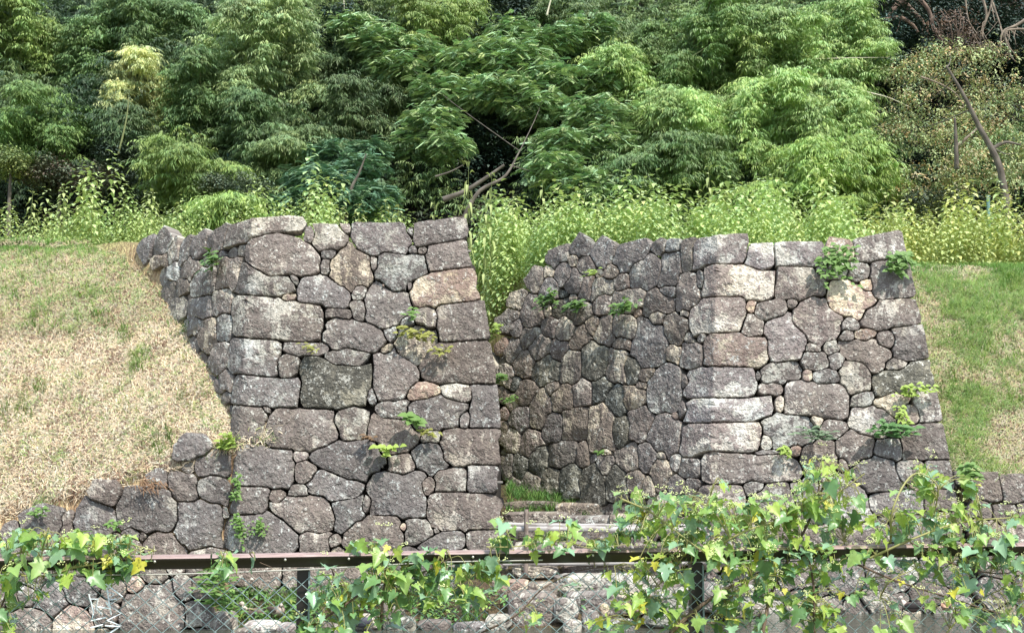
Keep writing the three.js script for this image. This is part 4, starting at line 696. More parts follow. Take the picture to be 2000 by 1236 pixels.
bamboo('light green bamboo low at the right foot of the layered tree', 1210, 345, 140, 150, lit([0.09, 0.145, 0.05]), { off: -0.3, culms: 8 });
bamboo('round yellow-green bamboo touching the left pier corner from behind', 440, 408, 80, 60, lit([0.16, 0.23, 0.06]), { off: -3.4, culms: 7, dense: 2.4, arch: 0.8 });
// the layered tree and its neighbour
crownTree('layered_tree', 'large blue-green layered tree with feather leaves over a black hollow', 'tree',
  [[690, 50, 130, 36], [740, 85, 170, 40], [820, 110, 160, 44], [900, 130, 170, 50], [760, 130, 120, 44], [1010, 120, 180, 56], [1090, 80, 150, 44], [1140, 55, 120, 36], [960, 180, 180, 52], [860, 180, 140, 46], [1080, 160, 160, 52], [1170, 150, 130, 54], [1050, 215, 150, 50], [1150, 220, 150, 56], [840, 230, 130, 60], [880, 275, 110, 50], [800, 270, 90, 50], [1110, 280, 140, 56], [1190, 280, 130, 60], [1080, 330, 130, 56], [1170, 350, 150, 60], [1250, 330, 90, 60], [1000, 60, 130, 44], [950, 90, 120, 40]],
  [0.31, 0.44, 0.21], frond, frondMat, { off: -0.9, limbs: 9, trunk: [[860, 402], [930, 380, 0.1], [985, 345, 0.3], [1015, 295, 0.7]], per: 170, more: 6.2, tallPads: 1.75, size: 0.56, seed: 5, r0: 0.075, shell: 0.25, tone2: [0.48, 0.62, 0.32] });
crownTree('layered_tree', 'small dark blue-green layered tree behind the left pier top', 'tree',
  [[640, 290, 110, 44], [690, 330, 130, 50], [600, 340, 120, 50], [730, 290, 70, 40], [640, 375, 150, 50], [740, 370, 110, 50], [690, 400, 140, 40], [570, 385, 90, 40]],
  [0.19, 0.32, 0.18], frond, frondMat, { off: -1.6, trunk: [[660, 405], [685, 370], [700, 340], [715, 300]], per: 190, more: 6.2, tallPads: 1.6, size: 0.54, seed: 6, r0: 0.06, shell: 0.25 });
// bushes at the left foot of the hill
crownTree('bush', 'dark olive bush with reddish tinge at the left foot of the hill', 'bush', [[130, 335, 130, 80], [190, 350, 110, 80], [80, 350, 110, 70]], [0.075, 0.09, 0.045], clumpBush, darkMat, { off: -1.2, per: 90, seed: 12, tone2: [0.10, 0.075, 0.05] });
crownTree('bush', 'dark shaded bush right of the olive bush', 'bush', [[220, 300, 110, 70], [240, 360, 90, 60]], [0.032, 0.05, 0.025], clumpBush, darkMat, { off: -0.8, per: 90, seed: 13 });
crownTree('bush', 'light green bush at the left edge above the thicket', 'bush', [[15, 340, 70, 80], [5, 300, 60, 50]], [0.21, 0.27, 0.08], clumpBush, forestMat, { off: -1.6, per: 110, seed: 14 });
crownTree('bush', 'grey-leaved bush low behind the left pier corner', 'bush', [[480, 375, 90, 50], [430, 370, 60, 40]], [0.12, 0.16, 0.085], clumpBush, forestMat, { off: -1.6, per: 100, seed: 15 });
crownTree('bush', 'blue-green glossy bush below the bright bamboo curtain', 'bush', [[1710, 75, 90, 50], [1740, 60, 60, 40]], [0.075, 0.13, 0.10], clumpBush, frondMat, { off: 0.2, per: 110, seed: 16 });
crownTree('bush', 'dark bush at the foot of the sparse tree', 'bush', [[1890, 400, 150, 70], [1800, 385, 100, 50]], [0.045, 0.062, 0.03], clumpBush, darkMat, { off: -1.4, per: 60, seed: 17 });
// the sparse tree on the right
crownTree('sparse_tree', 'sparse yellowing tree with a mottled curved trunk on the right', 'tree',
  [[1800, 110, 130, 50], [1860, 100, 150, 44], [1930, 120, 120, 44], [1760, 150, 110, 50], [1830, 160, 150, 60], [1910, 175, 150, 64], [1980, 170, 90, 70], [1780, 210, 120, 60], [1860, 225, 150, 70], [1940, 240, 130, 80], [1760, 270, 110, 60], [1830, 285, 140, 70], [1920, 310, 140, 80], [1990, 280, 90, 90], [1850, 345, 140, 60], [1760, 335, 90, 60], [1960, 370, 110, 70], [1820, 385, 110, 50]],
  [0.40, 0.47, 0.21], clumpSparse, forestMat, { off: -1.2, trunk: [[1975, 420], [1955, 330, 0.1], [1915, 250, 0.2], [1880, 180, 0.2], [1850, 130, 0.2]], per: 62, more: 1.9, tallPads: 1.8, size: 0.9, seed: 21, r0: 0.11, shell: 0.1, tone2: [0.48, 0.37, 0.19], upright: 1.2 });
{ // bare limbs
  const limb = (label, pts, r, mat, off, name = 'bare_branch', cat = 'branch') => { const D0 = hillDepth(pts[0][1], off), P = pts.map(([x, y]) => at(x, y, D0)), b = P[0].clone(), cp = curve(P.map((p) => p.clone().sub(b)), 12), t = thing(name, label, cat, [b.x, b.y, b.z]); part('limb', new MB().tube(cp, cp.map((_, i) => r * (1 - 0.6 * i / 12)), 7).geo(), mat, t); return [t, cp]; };
  const dead = new THREE.MeshStandardMaterial({ map: barkTex, color: new THREE.Color(1.25, 1.0, 0.9), roughness: 0.95 }), greyDead = new THREE.MeshStandardMaterial({ map: barkTex, color: new THREE.Color(2.0, 1.9, 1.75), roughness: 0.95 });
  const R = rng(81);
  const twigs = (t, cp, n, len, mat) => { for (let k = 0; k < n; k++) { const s = cp[3 + Math.floor(R() * (cp.length - 4))], d = V(R() - 0.5, -0.3 - R() * 0.7, (R() - 0.3) * 0.6).normalize(), p2 = s.clone().addScaledVector(d, len * (0.5 + R())), mid = s.clone().lerp(p2, 0.5).add(V((R() - 0.5) * 0.2, (R() - 0.5) * 0.2, 0)); part('twig', new MB().tube(curve([s, mid, p2], 5), [0.016, 0.014, 0.012, 0.01, 0.008, 0.005], 4).geo(), mat, t); } };
  for (const [label, pts, r, mat, tw] of [
    ['thick brown dead limb curving down at the top right, the leftmost', [[1745, -20], [1775, 15], [1800, 40], [1815, 70]], 0.13, dead, 3], ['thick brown dead limb bending over the glossy bush', [[1728, 40], [1760, 35], [1785, 50], [1795, 65]], 0.09, dead, 2], ['long brown dead limb sweeping right to the sparse tree top', [[1785, -15], [1815, 20], [1825, 55], [1850, 90]], 0.08, dead, 5],
    ['dead root stub slanting down into the dark hollow at the top', [[1770, -10], [1745, 20], [1730, 45]], 0.12, dead, 1],
    ['grey forked dead branch hanging at the top right', [[1915, -20], [1928, 30], [1920, 70], [1950, 110]], 0.05, greyDead, 7], ['grey dead branch crossing the forked one', [[1942, -20], [1935, 20], [1918, 60], [1915, 90]], 0.04, greyDead, 6], ['thin grey dead branch hanging in front of the brown brush', [[1885, -20], [1893, 40], [1905, 60], [1918, 75]], 0.03, greyDead, 5], ['grey dead branch reaching in from the right edge', [[2010, 35], [1985, 50], [1960, 62], [1955, 100]], 0.06, greyDead, 8], ['second grey dead branch from the right edge, lower and level', [[2010, 58], [1985, 57], [1965, 62], [1975, 110]], 0.05, greyDead, 7], ['long grey dead branch drooping to the sparse tree crown', [[1940, 5], [1955, 50], [1965, 80], [1990, 115]], 0.035, greyDead, 8]]) { const [t, cp] = limb(label, pts, r, mat, -0.6, 'dead_branch'); twigs(t, cp, tw, 0.55, mat); }
  { const t = thing('dead_brush', 'pile of brown withered leaves and twigs under the dead branches', 'brush', [0, 0, 0]), ms = [], cs = []; const c = at(1865, 60, hillDepth(60, -0.3)); t.position.copy(c); for (let k = 0; k < 130; k++) { const a = R() * 6.283, q = Math.sqrt(R()); ms.push(M4(V(Math.cos(a) * q * 0.75, (R() - 0.5) * 1.1, Math.sin(a) * q * 0.5), R() * 2 - 1, R() * 6.3, R() * 2 - 1, 0.6 + 0.5 * R())); cs.push(jitter(R, [0.17, 0.115, 0.08], 0.4)); } scatter('withered_leaves', clumpSparse, forestMat, ms, cs, t); for (let k = 0; k < 6; k++) part('twig', new MB().tube(curve([V((R() - 0.5) * 0.9, -0.8, 0.2), V((R() - 0.5) * 0.9, 0, 0.4), V((R() - 0.5) * 1.2, 0.7, 0)], 6), 0.014, 4).geo(), dead, t); }
  for (const [label, pts, r, mat] of [
    ['pale bare culm slanting down to the sparse tree', [[1645, 158], [1690, 178], [1735, 190], [1780, 210]], 0.028, paleCulm], ['thin pale culm lying level above the sparse tree', [[1595, 115], [1660, 113], [1735, 112]], 0.016, paleCulm], ['brown culm arching through the bright bamboo', [[1395, 215], [1430, 185], [1470, 168], [1510, 162]], 0.024, culmMat], ['long bare culm leaning up right through the mid green bamboo', [[1345, 115], [1400, 80], [1460, 45], [1530, 12]], 0.022, culmMat],
    ['thin green culm standing bare in the dark left part', [[230, 300], [240, 260], [247, 225], [250, 190]], 0.03, culmMat], ['thin grey culm at the top edge above the layered tree', [[1068, 30], [1073, 10], [1080, -15]], 0.035, paleCulm], ['pale thin culm beside the black gap at the top left', [[672, 20], [671, 0], [670, -20]], 0.02, paleCulm]]) limb(label, pts, r, mat, -1.4, 'bare_culm', 'culm');
  limb('dark dead trunk standing upright in the sparse tree', [[1870, 330], [1868, 270], [1866, 230]], 0.07, barkMat, -2.0, 'dead_tree', 'dead tree');
  limb('long pale-barked branch rising across the sparse tree', [[1870, 285], [1900, 260], [1915, 245]], 0.05, greyDead, -2.0);
  limb('dark branch stub pointing right from the sparse tree trunk', [[1940, 290], [1965, 278], [1995, 283]], 0.06, barkMat, -2.1);
  limb('thin pale twig crossing the upper left of the sparse tree', [[1800, 150], [1840, 165], [1870, 185], [1885, 210]], 0.03, greyDead, -2.0);
  limb('fallen branch lying in the black hollow under the layered tree', [[865, 390], [905, 375], [945, 350], [985, 322]], 0.08, barkMat, -1.9);
  limb('thin fallen twig left of the black hollow', [[850, 345], [880, 335], [905, 322]], 0.03, barkMat, -1.9);
  const p = at(1933, 445, 33), t = thing('marker_pole', 'thin blue-green pole standing in the thicket on the right', 'pole', [p.x, groundY(p.x, -33), -33]), top = at(1932, 385, 33).y - t.position.y;
  part('pole', new MB().tube([V(0, -0.2, 0), V(0, top, 0)], 0.045, 8).geo(), new THREE.MeshStandardMaterial({ color: new THREE.Color(0.1, 0.2, 0.19), roughness: 0.5 }), t); part('cap', new MB().tube([V(0, top, 0), V(0, top + 0.03, 0)], 0.055, 8).geo(), new THREE.MeshStandardMaterial({ color: new THREE.Color(0.1, 0.2, 0.19), roughness: 0.5 }), t);
}
// hollows where the wood is open and dark: centre and half width across the hill, height, depth
const pockets = [[95, 70, 55, 75], [640, 170, 42, 130], [660, 255, 55, 55], [960, 335, 80, 70], [480, 215, 60, 28], [1265, 110, 40, 60], [1290, 320, 45, 50], [1780, 60, 70, 70], [1730, 200, 40, 60], [560, 390, 80, 30], [1330, 30, 80, 28], [330, 230, 40, 60], [190, 300, 60, 40], [1560, 400, 160, 30]].map(([px, py, rx, ry]) => { const D = hillDepth(py, 1), p = at(px, py, D); return [p.x, p.y, D, rx / PXM(D), ry / PXM(D)]; });
const inPocket = (x, y, D) => pockets.some(([a, b, d, rx, ry]) => ((x - a) / rx) ** 2 + ((y - b) / ry) ** 2 < 1 && Math.abs(D - d) < 5);
{ // bamboo that closes the slope between the clumps
  const R = rng(93), ms = [[], []], cs = [[], []];
  for (let k = 0; k < 26000; k++) {
    const x = -20 + R() * 40, D = 35.8 + R() * 14, l = N3(x * 0.42, D * 0.5, 1.5) + 0.5 * N3(x * 1.1, D * 1.1, 4.5), hgt = 1.9 + 2.6 * l; if (hgt < 0.5 || (x > 12.2 && D > 38)) continue;
    const y = groundY(x, -D) + hgt * Math.pow(R(), 0.45); if (inPocket(x, y, D)) continue; const v = R() < 0.5 ? 0 : 1, t = N3(x * 0.3 + 7, D * 0.3, 8.5) + 0.35 * N3(x * 1.5, y * 1.5, D);
    ms[v].push(M4(V(x + (R() - 0.5) * 0.5, y, -D), (R() - 0.5) * 0.8, R() * 6.283, (R() - 0.5) * 0.8, 0.6 + 0.6 * R())); cs[v].push(jitter(R, mix3([0.05, 0.10, 0.04], [0.24, 0.34, 0.12], sstep(t, -0.25, 0.5)), 0.25));
  }
  for (const v of [0, 1]) scatter('bamboo_grove', sprays[v], forestMat, ms[v], cs[v], null, 'stuff', 'bamboo closing the slope between the clumps');
}
{ // undergrowth over the whole slope
  const R = rng(91), ms = [], cs = [];
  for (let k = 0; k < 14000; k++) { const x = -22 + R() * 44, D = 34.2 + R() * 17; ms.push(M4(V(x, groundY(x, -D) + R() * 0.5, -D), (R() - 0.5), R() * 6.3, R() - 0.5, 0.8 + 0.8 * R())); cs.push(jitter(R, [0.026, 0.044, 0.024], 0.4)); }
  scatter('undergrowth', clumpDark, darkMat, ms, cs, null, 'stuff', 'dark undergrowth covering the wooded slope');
}
// ---------------------------------------------------------------- steps, boulders and the log rail in the passage, the shore
function rockGeo(R, w, h, d, rough = 1, pw = 5, cut = 1.32) {           // a block with broken faces
  const g = new THREE.IcosahedronGeometry(1, 4), p = g.attributes.position, uv = new Float32Array(p.count * 2), col = new Float32Array(p.count * 3), so = R() * 40, tint = 0.85 + 0.3 * R(), warm = (R() - 0.5) * 0.08;
  const cuts = []; for (let k = 0; k < 9; k++) { const a = R() * 6.283, b = Math.acos(1 - 2 * R()); cuts.push([Math.sin(b) * Math.cos(a), Math.cos(b), Math.sin(b) * Math.sin(a), 0.72 + 0.2 * R()]); }
  for (let k = 0; k < p.count; k++) {
    let x = p.getX(k), y = p.getY(k), z = p.getZ(k); const m = Math.pow(Math.pow(Math.abs(x), pw) + Math.pow(Math.abs(y), pw) + Math.pow(Math.abs(z), pw), 1 / pw); x /= m; y /= m; z /= m;
    for (const [cx, cy, cz, c] of cuts) { const q = x * cx + y * cy + z * cz, lim = c * cut; if (q > lim) { const f = q - lim; x -= cx * f; y -= cy * f; z -= cz * f; } }
    const n = 1 + rough * (0.07 * N3(x * 1.7 + so, y * 1.7, z * 1.7) + 0.035 * N3(x * 4.5 + so, y * 4.5, z * 4.5));
    x *= w / 2 * n; y *= h / 2 * n; z *= d / 2 * n; p.setXYZ(k, x, y, z); uv[k * 2] = (x + z * 0.7) / TM + so; uv[k * 2 + 1] = (y + z * 0.7) / TM + so * 0.7; col.set([tint * (1 + warm), tint, tint * (1 - warm)], k * 3);
  }
  g.setAttribute('uv', new THREE.BufferAttribute(uv, 2)); g.setAttribute('color', new THREE.BufferAttribute(col, 3)); g.computeVertexNormals(); return g;
}
// box in the photograph, depth of its front, thickness away from the eye
const slab = (R, x0, x1, y0, y1, D, d, turn = 0, pw = 5, cut = 1.32) => { const c = at((x0 + x1) / 2, (y0 + y1) / 2, D + d / 2), g = rockGeo(R, (x1 - x0) / PXM(D), (y1 - y0) / PXM(D) * 1.12, d, 1, pw, cut); g.rotateY(turn); g.translate(c.x, c.y, c.z); return g; };
{
  const R = rng(101), t = thing('stone_steps', 'worn stone steps climbing from the water into the passage', 'steps');
  for (const [x0, x1, y0, y1, D, d, tone, turn] of [[1085, 1280, 1124, 1164, 21.9, 0.55, 1, 0.04], [1270, 1352, 1128, 1165, 22.0, 0.6, 0, -0.05], [1104, 1215, 1157, 1200, 21.5, 0.5, 0, 0], [1205, 1280, 1160, 1196, 21.45, 0.5, 2, 0], [1268, 1360, 1152, 1200, 21.5, 0.5, 1, 0], [1350, 1470, 1140, 1190, 21.8, 0.6, 1, 0], [992, 1086, 1160, 1224, 21.2, 0.6, 0, 0.05], [1078, 1124, 1172, 1212, 21.15, 0.4, 1, 0.3], [962, 1032, 1134, 1164, 21.9, 0.5, 2, -0.05], [1030, 1096, 1140, 1172, 21.8, 0.5, 3, 0.1], [1000, 1090, 1106, 1126, 22.5, 0.5, 3, 0], [1100, 1210, 1098, 1122, 22.6, 0.5, 0, 0], [1215, 1330, 1100, 1126, 22.6, 0.5, 3, 0],
    [984, 1090, 979, 998, 25.4, 0.5, 3, 0], [1086, 1212, 984, 1014, 25.0, 0.5, 3, -0.03], [984, 1110, 1001, 1026, 24.5, 0.5, 0, 0], [1100, 1200, 1008, 1030, 24.3, 0.5, 0, 0.02], [1190, 1290, 1004, 1034, 24.1, 0.5, 3, 0], [1280, 1390, 1012, 1050, 23.6, 0.5, 0, 0], [990, 1120, 1030, 1056, 23.8, 0.5, 3, 0], [1110, 1260, 1034, 1062, 23.5, 0.5, 0, 0], [1000, 1180, 1060, 1090, 23.1, 0.5, 3, 0], [1170, 1380, 1062, 1094, 23.0, 0.5, 0, 0]]) part('step_stone', slab(R, x0, x1, y0, y1, D, d, turn, 12, 1.5), stoneMats[tone], t);
}
{
  const R = rng(103);
  for (const [x0, x1, y0, y1, D, d, tone, label] of [
    [948, 1000, 1202, 1230, 20.9, 0.5, 1, 'pale flat rock at the water left of the steps'], [1136, 1172, 1196, 1236, 20.9, 0.35, 1, 'grey pointed rock at the water below the steps'], [1168, 1190, 1180, 1204, 21.1, 0.22, 2, 'small round tan rock under the second step'], [1100, 1136, 1212, 1240, 20.7, 0.3, 1, 'pale rock half in the water below the steps'], [1180, 1240, 1210, 1240, 20.8, 0.35, 1, 'low grey rock in front of the small round one'], [1256, 1330, 1200, 1222, 21.0, 0.4, 4, 'dark flat rock at the foot of the third step'],
    [408, 462, 1198, 1246, 20.9, 0.5, 1, 'peaked grey rock on the shore left of the resting ducks'], [478, 545, 1214, 1240, 20.7, 0.5, 5, 'whitish flat rock on the shore below the resting ducks'], [545, 580, 1218, 1240, 20.7, 0.4, 5, 'pale flat rock on the shore beside the black fence post'], [690, 742, 1202, 1232, 20.8, 0.4, 5, 'whitish sloped rock on the shore with the dark bird in front'], [750, 812, 1206, 1240, 20.8, 0.4, 4, 'dark square rock on the shore right of the whitish sloped one'], [655, 702, 1172, 1196, 21.4, 0.4, 1, 'pale grey rock in the weeds under the middle vine'], [745, 790, 1180, 1212, 21.3, 0.4, 3, 'brownish leaning rock under the middle vine'], [815, 880, 1212, 1240, 20.9, 0.4, 0, 'dark rock at the shore under the right end of the middle vine'], [885, 950, 1216, 1240, 20.8, 0.4, 1, 'grey rock at the shore left of the pale flat one'], [600, 660, 1216, 1240, 20.8, 0.4, 1, 'grey rock at the shore right of the fence post'], [462, 500, 1228, 1250, 20.5, 0.3, 1, 'small grey rock at the lower edge beside the peaked one'],
    [900, 948, 1170, 1200, 21.6, 0.4, 0, 'dark rock in the grass left of the steps'], [1590, 1650, 1180, 1200, 22.3, 0.4, 1, 'pale rock at the waterline under the right vine'], [1420, 1500, 1182, 1206, 21.8, 0.4, 0, 'dark rock at the waterline right of the fence post']]) { const g = slab(R, x0, x1, y0, y1, D, d, (R() - 0.5) * 0.3); g.computeBoundingBox(); const c = g.boundingBox.getCenter(V(0, 0, 0)), b = V(c.x, g.boundingBox.min.y, c.z); g.translate(-b.x, -b.y, -b.z); const m = shade(new THREE.Mesh(g, stoneMats[tone])); m.name = numbered('shore_rock'); m.position.copy(b); m.userData = { label, category: 'rock' }; scene.add(m); }
}
{ // the log rail across the passage
  const R = rng(107), logTex = texture(512, (() => { const a = tileNoise(512, 30, 108, 3, 0.6, 0.06), b = tileNoise(512, 8, 109, 3); return (k) => { const c = mix3([0.20, 0.18, 0.165], [0.46, 0.43, 0.41], a[k]); return mix3(c, [0.14, 0.11, 0.09], sstep(b[k], 0.62, 0.8) * 0.6); }; })());
  const logMat = new THREE.MeshStandardMaterial({ map: logTex, roughness: 0.85, bumpMap: logTex, bumpScale: 0.006 }), darkLog = new THREE.MeshStandardMaterial({ map: logTex, color: new THREE.Color(0.55, 0.47, 0.42), roughness: 0.9, bumpMap: logTex, bumpScale: 0.006 });
  const t = thing('log_fence', 'grey log fence with crossed pickets barring the passage', 'fence'), D = 22.55;
  const bar = (name, x0, y0, x1, y1, d, r0, r1, mat) => { const a = at(x0, y0, d), b = at(x1, y1, d), p = []; for (let k = 0; k <= 8; k++) { const q = a.clone().lerp(b, k / 8); q.y += 0.012 * N3(k * 0.7 + x0, 1.3, y0); q.z += 0.012 * N3(k * 0.9, x0, 2.7); p.push(q); } part(name, new MB().tube(p, p.map((_, k) => lerp(r0, r1, k / 8)), 10).geo(), mat, t); };
  bar('rail', 984, 1033, 1334, 1035, D, 0.046, 0.056, logMat); bar('rail', 1330, 1035, 1500, 1034, D + 0.02, 0.052, 0.046, logMat); bar('rail', 984, 1024, 1130, 1027, D + 0.22, 0.034, 0.036, logMat); bar('rail', 1120, 1027, 1490, 1028, D + 0.22, 0.036, 0.034, logMat);
  bar('rail', 982, 1101, 1330, 1099, D, 0.038, 0.04, logMat); bar('rail', 1326, 1099, 1500, 1098, D + 0.02, 0.04, 0.036, logMat);
  bar('post', 1027, 1124, 1028, 995, D - 0.09, 0.043, 0.036, darkLog); bar('post', 1392, 1124, 1392, 1000, D - 0.09, 0.043, 0.036, darkLog);
  for (let x = 985; x < 1480; x += 39) { bar('picket', x, 1036, x + 34, 1106, D + 0.09, 0.026, 0.024, logMat); bar('picket', x + 30, 1036, x - 2, 1106, D + 0.15, 0.026, 0.024, darkLog); }
}
// ---------------------------------------------------------------- birds
function birdThing(label, px, py, D, heading, { size = 1, body = [0.30, 0.22, 0.17], head = [0.42, 0.36, 0.3], wing = [0.14, 0.10, 0.085], bill = [0.06, 0.055, 0.04], tuck = false, swim = false, legs = false, dark = false } = {}) {
  const p = D ? at(px, py, D) : groundHit(px, py); if (!D) p.y += (legs ? 0.085 : -0.01) * size;
  const t = thing(dark ? 'dark_bird' : 'duck', label, dark ? 'bird' : 'duck', [p.x, p.y, p.z]); t.rotation.y = heading; t.scale.setScalar(size);
  const m = (c, r = 0.7) => new THREE.MeshStandardMaterial({ color: new THREE.Color().setRGB(...c), roughness: r });
  const loft = (rows, sides = 16) => { const mb = new MB(), rs = rows.map(([x, y, ry, rz]) => { const a = []; for (let s = 0; s <= sides; s++) { const f = s / sides * 6.28318; a.push(mb.v(x, y + Math.cos(f) * ry, Math.sin(f) * rz, s / sides, x)); } return a; }); for (let k = 0; k < rs.length - 1; k++) for (let s = 0; s < sides; s++) mb.q(rs[k][s], rs[k + 1][s], rs[k + 1][s + 1], rs[k][s + 1]); return mb.geo(); };
  // +x is forward; one skin runs from tail through body and neck to the head
  const neck = tuck ? [[0.10, 0.12, 0.095, 0.085], [0.125, 0.155, 0.06, 0.052]] : [[0.13, 0.125, 0.085, 0.07], [0.155, 0.16, 0.05, 0.04], [0.165, 0.20, 0.035, 0.032]];
  part('body', loft([[-0.26, 0.10, 0.002, 0.004], [-0.22, 0.095, 0.016, 0.035], [-0.15, 0.085, 0.05, 0.07], [-0.06, 0.08, 0.078, 0.095], [0.04, 0.085, 0.088, 0.10], [0.11, 0.095, 0.075, 0.078], [0.15, 0.10, 0.04, 0.04], [0.16, 0.10, 0.004, 0.004]]), m(body), t);
  part('neck', loft([[0.07, 0.11, 0.05, 0.05], ...neck]), m(dark ? body : head), t);
  const hx = tuck ? 0.115 : 0.18, hy = tuck ? 0.19 : 0.235, H = part('head', loft([[hx - 0.045, hy, 0.003, 0.003], [hx - 0.032, hy, 0.03, 0.026], [hx, hy + 0.004, 0.04, 0.033], [hx + 0.03, hy - 0.002, 0.03, 0.024], [hx + 0.045, hy - 0.006, 0.014, 0.012]]), m(head), t);
  part('bill', loft([[hx + 0.035, hy - 0.006, 0.014, 0.013], [hx + 0.07, hy - 0.014, 0.007, 0.014], [hx + 0.092, hy - 0.018, 0.003, 0.009], [hx + 0.094, hy - 0.018, 0.0005, 0.001]], 10), m(bill, 0.4), H);
  for (const s of [-1, 1]) { const e = new THREE.SphereGeometry(0.0055, 8, 6); e.translate(hx + 0.016, hy + 0.012, s * 0.028); part('eye', e, m([0.01, 0.01, 0.01], 0.2), H);
    const w = loft([[-0.23, 0.115, 0.004, 0.003], [-0.16, 0.115, 0.03, 0.012], [-0.06, 0.105, 0.055, 0.018], [0.05, 0.10, 0.055, 0.018], [0.10, 0.10, 0.02, 0.008], [0.11, 0.10, 0.002, 0.002]], 10); w.translate(0, 0.01, s * 0.085); part('wing', w, m(wing), t);
    if (legs) { part('leg', new MB().tube([V(0, 0.03, s * 0.035), V(0.005, -0.04, s * 0.035), V(0, -0.085, s * 0.035)], [0.01, 0.006, 0.006], 6).geo(), m([0.42, 0.16, 0.05]), t); const f = new MB(), a = f.v(-0.01, -0.085, s * 0.035); for (const q of [-0.025, 0, 0.025]) f.v(0.05, -0.087, s * 0.035 + q); f.t(a, 1, 2); f.t(a, 2, 3); part('foot', f.geo(), new THREE.MeshStandardMaterial({ color: new THREE.Color(0.42, 0.16, 0.05), side: THREE.DoubleSide }), t); } }
  return t;
}
birdThing('brown duck with a pale head resting in the weeds, facing left', 492, 1208, 0, Math.PI - 0.15, { size: 1.0 });
birdThing('brown duck sleeping with its head tucked, on orange feet by the fence post', 541, 1214, 0, -0.9, { size: 0.95, tuck: true, legs: true, body: [0.34, 0.27, 0.22] });
birdThing('dark bird in the weeds behind the middle vine, seen as a black patch', 703, 1186, 0, 2.4, { size: 0.75, dark: true, body: [0.015, 0.015, 0.018], head: [0.015, 0.015, 0.018], wing: [0.012, 0.012, 0.015] });
birdThing('slate grey bird on the whitish sloped rock at the shore', 708, 1226, 20.65, 0.35, { size: 0.9, dark: true, body: [0.06, 0.062, 0.075], head: [0.035, 0.03, 0.035], wing: [0.05, 0.05, 0.065] });
birdThing('duck with a pale breast swimming at the foot of the right pier', 1782, 1196, 22.2, 2.7, { size: 0.95, body: [0.10, 0.065, 0.055], head: [0.5, 0.42, 0.36], wing: [0.03, 0.022, 0.02] });
birdThing('tan backed duck swimming right of the pale breasted one', 1850, 1194, 22.2, 1.2, { size: 0.85, tuck: true, body: [0.45, 0.28, 0.19], head: [0.3, 0.2, 0.15], wing: [0.32, 0.2, 0.14] });
// ---------------------------------------------------------------- plants rooted in the joints and weeds on the shore
const plantLeaf = (c) => leafMat(0.38, 0.6, { color: new THREE.Color().setRGB(...c) });
const PL = { bright: plantLeaf([0.34, 0.46, 0.09]), mid: plantLeaf([0.15, 0.27, 0.06]), dark: plantLeaf([0.11, 0.24, 0.07]), yellow: plantLeaf([0.28, 0.29, 0.06]), grey: plantLeaf([0.17, 0.25, 0.14]) };
const sprig = new THREE.MeshStandardMaterial({ color: new THREE.Color(0.12, 0.11, 0.05), roughness: 0.9 });
function jointPlant(name, label, wall, px, py, w, h, mat, n, len, { hang = 0.5, stems = 4, cat = 'plant', wid = 0.55, face = 0.1 } = {}) {
  const R = rng(px * 3 + py), [u, y] = wall.uy(px, py), { p, n: nn } = wall.frame(u, y), D = -p.z, rw = w / 2 / PXM(D), rh = h / 2 / PXM(D), t = thing(name, label, cat, [p.x, p.y, p.z]);
  const side = V(1, 0, 0).addScaledVector(nn, -nn.x).normalize(), up = V(0, 1, 0).addScaledVector(nn, -nn.y).normalize(), P = (a, b, c) => V(0, 0, 0).addScaledVector(side, a * rw).addScaledVector(up, b * rh).addScaledVector(nn, c);
  const tips = []; for (let k = 0; k < stems; k++) { const a = (k + 0.5) / stems * 2 - 1, b = (R() - 0.35 - hang * 0.4) * 1.2, q = curve([P(0, 0, -0.05), P(a * 0.5, Math.max(b, 0) * 0.7 + 0.1, face + 0.06), P(a * 0.9, b * 0.8, face + 0.08 * R())], 8); tips.push(q); part('stem', new MB().tube(q, q.map((_, i) => 0.007 * (1 - 0.7 * i / 8)), 4).geo(), sprig, t); }
  n = Math.round(n * 1.7); len *= mat === PL.yellow ? 0.9 : 1.2; for (let k = 0; k < n; k++) { const q = tips[k % stems], o = q[2 + Math.floor(R() * 7)].clone().add(P((R() - 0.5) * 0.7, (R() - 0.5) * 0.8, R() * 0.08)), f = R() * 6.283, d = side.clone().multiplyScalar(Math.cos(f)).addScaledVector(up, -hang * (0.4 + R()) + 0.3).addScaledVector(nn, 0.4 * R() + 0.1).normalize(), mb = new MB(); leafShape(mb, o, d, nn.clone().addScaledVector(up, 0.8), len * (0.65 + 0.6 * R()), len * wid, 0.2); part('leaf', mb.geo(), mat, t); }
  return t;
}
jointPlant('wall_plant', 'dark green creeper on the side face of the left pier', wallL, 428, 515, 70, 70, PL.mid, 34, 0.15);
jointPlant('wall_plant', 'yellow-green plant in the hollow of the left pier front', wallL, 815, 660, 90, 50, PL.yellow, 30, 0.15);
jointPlant('wall_plant', 'yellow-green sprig at the left end of the big pink block', wallL, 862, 690, 60, 24, PL.yellow, 14, 0.13);
jointPlant('wall_plant', 'small pale fern on the flat ledge stone of the left pier', wallL, 608, 684, 50, 34, PL.yellow, 16, 0.11, { wid: 0.35 });
jointPlant('wall_plant', 'small green sprig under the cream block', wallL, 804, 615, 24, 40, PL.mid, 9, 0.11);
jointPlant('wall_plant', 'round-leaved sprig on the middle boulder of the left pier', wallL, 808, 824, 30, 26, PL.mid, 8, 0.16, { wid: 0.9 });
jointPlant('wall_plant', 'round-leaved sprig in the gap above the layered blocks', wallL, 757, 880, 50, 26, PL.bright, 10, 0.13, { wid: 0.8 });
jointPlant('wall_plant', 'withered brown and green tuft beside the lower right blocks', wallL, 838, 850, 50, 30, PL.yellow, 12, 0.12);
